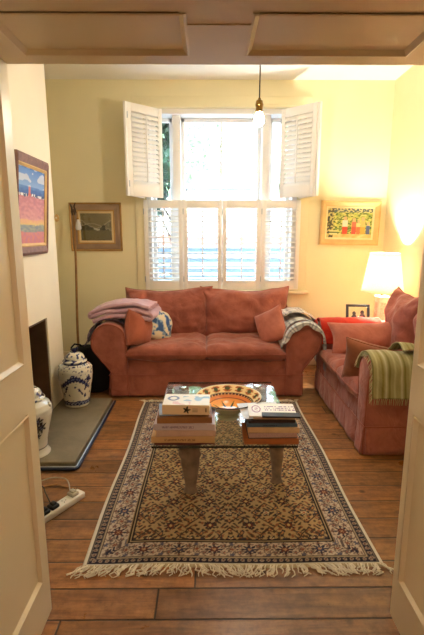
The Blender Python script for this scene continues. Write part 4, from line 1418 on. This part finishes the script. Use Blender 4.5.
picture('framed_garden_scene', 'pale gold framed colourful garden painting with figures right of the window', .655, .475, (1.555, YB - .003, 1.625), (R(1), R(1.0), 0),
        [(.06, .035, M_palewood, 'frame'), (.02, .02, plain('cream_slip', (240, 222, 176), .7), 'slip')], garden, 110, 76)
# bell push
bp_ = thing('bell_push', 'small cream oval bell push on the wall beside the chimney breast', 'switch', (-1.665, YB - .001, 1.68))
MB().lathe([(.001, .012), (.018, .012), (.026, .006), (.028, 0), (.001, 0)], 20, mtx=T((0, 0, 0), (R(90), 0, 0), (1, 1.5, 1))).build('plate', M_palewood, bp_)
MB().ball((0, -.014, 0), .008, 10, 8).build('button', M_plastic, bp_)

# ------------------------------------------------------------------ side table, lamp, frame
st = thing('side_table', 'small wooden side table in the corner under the lamp, behind the right loveseat', 'table', (1.66, 4.48, 0))
sto = (1.66, 4.48, 0)
MB().box((1.36, 4.165, .525), (1.925, 4.70, .55), .006).build('tabletop', M_wood, st, origin=sto)
for (x, y) in ((1.39, 4.195), (1.895, 4.195), (1.39, 4.67), (1.895, 4.67)):
    MB().tube([(x, y, 0), (x, y, .25), (x, y, .525)], [.013, .018, .020], 10).build('leg', M_wood, st, origin=sto)
LX, LY = 1.735, 4.255
lamp = thing('table_lamp', 'lit table lamp with a cream tapered shade and white square column on the side table', 'lamp', (LX, LY, .55))
lb_ = MB()
lb_.box((-.065, -.065, 0), (.065, .065, .025), .006).box((-.05, -.05, .025), (.05, .05, .33), .004).box((-.06, -.06, .33), (.06, .06, .35), .005)
lo_ = lb_.build('base', plain('crackled_white_ceramic', (226, 216, 196), .3, var=.1, scale=40), lamp)
inl = MB()
for sg in (0, 1, 2, 3):
    inl.box((-.028, -.0525, .06), (.028, -.050, .29), .001, 1, mtx=Matrix.Rotation(sg * pi / 2, 4, 'Z'))
inl.build('inset_panel', plain('pale_carved_panel', (196, 184, 160), .5, var=.25, scale=60, bump=.4, bscale=90), lo_)
MB().tube([(0, 0, .35), (0, 0, .57)], .012, 10).build('lamp_holder', M_brass, lamp)
BULB_W = (1.0, .88, .71)
MB().ball((0, 0, .60), .035, 16, 12).build('bulb', emitter('lamp_bulb_glow', BULB_W, 1550), lamp)
s_ = MB()
zb, zt2 = .395, .77
s_.grid(lambda u, v: ((.20 - .06 * v) * cos(2 * pi * u), (.20 - .06 * v) * sin(2 * pi * u), zb + v * (zt2 - zb)), 48, 8, closed_u=True)
so = s_.build('lamp_shade', M_shade, lamp, solid=.002)
rg = MB()
for (r_, z) in ((.20, zb), (.14, zt2)):
    rg.tube([(r_ * cos(2 * pi * k / 48), r_ * sin(2 * pi * k / 48), z) for k in range(49)], .004, 6, caps=False)
for k in range(3):
    a = k * 2 * pi / 3
    rg.tube([(0, 0, zt2 - .03), (.14 * cos(a), .14 * sin(a), zt2)], .002, 5)
rg.build('shade_ring', M_shade, so)

pf = thing('photo_frame', 'black-edged glass photo frame with two dark silhouettes standing left of the lamp', 'photo frame', (1.505, 4.235, .551), (R(-12), 0, R(-4)))
f = MB()
w, h = .235, .262
f.box((-w / 2, -.012, 0), (-w / 2 + .026, .006, h), .003).box((w / 2 - .026, -.012, 0), (w / 2, .006, h), .003).box((-w / 2, -.012, 0), (w / 2, .006, .026), .003).box((-w / 2, -.012, h - .026), (w / 2, .006, h), .003)
f.build('frame', M_blackp, pf)
MB().box((-w / 2 + .024, -.004, .024), (w / 2 - .024, -.001, h - .024)).build('glazing', M_pane, pf, smooth=False)
for (cx, cz, k) in ((-.035, .085, 1.0), (.045, .09, 1.05)):
    m = MB()
    m.ball((cx, 0, cz + .085 * k), .020 * k, 14, 8, (.9, .12, 1.1))
    m.ball((cx, 0, cz + .03 * k), .034 * k, 14, 8, (.9, .09, 1.35))
    m.build('silhouette', plain('dark_sepia', (44, 34, 30), .7), pf)
MB().box((-.02, .006, .0), (.02, .075, .006), .001).box((-.02, .004, .0), (.02, .010, .04), .001).build('strut', M_blackp, pf)

# ------------------------------------------------------------------ pendant light
PX, PY, PZ = .342, 3.10, 2.262
pd = thing('pendant_light', 'bare bulb pendant hanging on a dark cord with a brass holder', 'lamp', (PX, PY, PZ))
MB().tube([(0, 0, .135), (.002, 0, .5), (0, 0, ZC - PZ)], .0042, 8).build('cord', M_cord, pd)
MB().lathe([(.001, ZC - PZ), (.05, ZC - PZ), (.048, ZC - PZ - .02), (.012, ZC - PZ - .035), (.001, ZC - PZ - .036)], 24).build('ceiling_rose', M_plastic, pd)
MB().lathe([(.001, .138), (.008, .136), (.011, .125), (.022, .118), (.025, .100), (.027, .098), (.027, .086), (.024, .084), (.024, .062), (.026, .058), (.024, .046), (.001, .046)], 24).build('bulb_holder', M_brass, pd)
MB().lathe([(.001, -.042), (.016, -.038), (.030, -.022), (.034, -.002), (.030, .020), (.019, .038), (.014, .05), (.001, .05)], 20).build('bulb', emitter('pendant_bulb_glow', (1.0, .87, .68), 300), pd)

# front-room ceiling lamp behind the camera
fl_ = thing('pendant_light', 'globe pendant of the front room on this side of the wide opening', 'lamp', (-.1, -1.1, 2.25))
MB().tube([(0, 0, .05), (0, 0, FZ - 2.25)], .004, 8).build('cord', M_cord, fl_)
MB().ball((0, 0, 0), .06, 18, 12).build('bulb', emitter('front_room_bulb_glow', (1.0, .70, .47), 160), fl_)

# ------------------------------------------------------------------ power strip
px = Vector((.14, .225, 0)).normalized()
ps_o = Vector((-.745, 2.282, 0)) - px * .2
ang = atan2(px.y, px.x)
ps = thing('power_strip', 'white extension socket block on the floorboards in front of the hearth', 'power strip', ps_o, ang)
MB().box((-.2, -.032, .0), (.2, .032, .036), .006).build('housing', M_plastic, ps)
for x in (-.12, -.055, .005, .075, .14):
    m = MB()
    for (a, b, l, w_) in ((.012, 0, .006, .003), (-.006, .010, .003, .006), (-.006, -.010, .003, .006)):
        m.box((x + a - l / 2, b - w_ / 2, .036), (x + a + l / 2, b + w_ / 2, .0368))
    m.build('socket', M_blackp, ps, smooth=False)
def plug(label, s, mat, path):
    loc = ps_o + px * s + Vector((0, 0, .037))
    t = thing('plug', label, 'plug', loc, ang)
    m = MB(); m.box((-.026, -.025, 0), (.024, .025, .022), .008, 3).box((-.016, -.017, .02), (.014, .017, .034), .007, 3)
    m.build('plug_body', mat, t)
    im = Matrix.Rotation(-ang, 4, 'Z') @ Matrix.Translation(-loc)
    pts = [im @ Vector(p) for p in path]
    # smooth the path
    sm = []
    for i in range(len(pts) - 1):
        p0, p1, p2, p3 = pts[max(0, i - 1)], pts[i], pts[i + 1], pts[min(len(pts) - 1, i + 2)]
        for k in range(8):
            q = k / 8
            sm.append(.5 * ((2 * p1) + (p2 - p0) * q + (2 * p0 - 5 * p1 + 4 * p2 - p3) * q * q + (3 * p1 - p0 - 3 * p2 + p3) * q ** 3))
    sm.append(pts[-1])
    MB().tube(sm, .0036, 7).build('cable', mat, t)
def sp_(s, z=.05, n=0): 
    v = ps_o + px * s; return (v.x - n * px.y, v.y + n * px.x, z)
plug('grey plug in the far end socket of the white extension block', .14, M_greyp, [sp_(.14, .055, .025), (-.86, 2.37, .05), (-.97, 2.42, .03), (-1.08, 2.40, .008), (-1.2, 2.42, .006)])
plug('black plug in the middle of the white extension block', .005, M_blackp, [sp_(.005, .055, .025), (-.93, 2.22, .06), (-.98, 2.30, .05), (-1.08, 2.36, .01), (-1.2, 2.33, .006)])
plug('black plug nearest the doorway on the white extension block', -.055, M_blackp, [sp_(-.055, .055, .025), (-.97, 2.13, .07), (-1.02, 2.18, .05), (-1.1, 2.22, .008), (-1.2, 2.2, .006)])
tc_ = MB().tube([(-.80, 2.345, .006), (-.86, 2.36, .006), (-.93, 2.38, .012), (-1.0, 2.36, .007), (-1.1, 2.38, .006)], .0042, 7).build('loose_cable', plain('tan_flex', (178, 132, 84), .6), origin=(-.95, 2.36, 0))
tag(tc_, 'short tan cable lying on the floorboards behind the white extension block', 'cable')

# ------------------------------------------------------------------ light from outside, camera, view
w = bpy.data.worlds.new('overcast_sky'); SC.world = w; w.use_nodes = True
nt = w.node_tree
bgn = nt.nodes['Background']
tc = N(nt, 'ShaderNodeTexCoord'); sx = N(nt, 'ShaderNodeSeparateXYZ')
nt.links.new(tc.outputs['Generated'], sx.inputs[0])
colr = ramp(nt, sx.outputs['Z'], [(0.0, (.78, .90, 1.0)), (.5, (.62, .80, 1.0))])
nt.links.new(colr, bgn.inputs['Color'])
bgn.inputs['Strength'].default_value = 4.6
cam = bpy.data.cameras.new('camera'); co = bpy.data.objects.new('camera', cam); COL.objects.link(co)
co.location = (0, 0, 1.5)
co.rotation_euler = (R(90 - 10.9), 0, R(-.45))
cam.sensor_fit = 'VERTICAL'; cam.sensor_height = 36.0; cam.lens = 430.0 / 635.0 * 36.0
cam.clip_start = .05
SC.camera = co
SC.cycles.max_bounces = 8; SC.cycles.diffuse_bounces = 5; SC.cycles.transparent_max_bounces = 16
SC.cycles.use_denoising = True
SC.cycles.sample_clamp_indirect = 8.0
vs_ = SC.view_settings
vs_.view_transform = 'Standard'; vs_.look = 'None'; vs_.gamma = 1.0; vs_.use_curve_mapping = False
vs_.exposure = 1.2
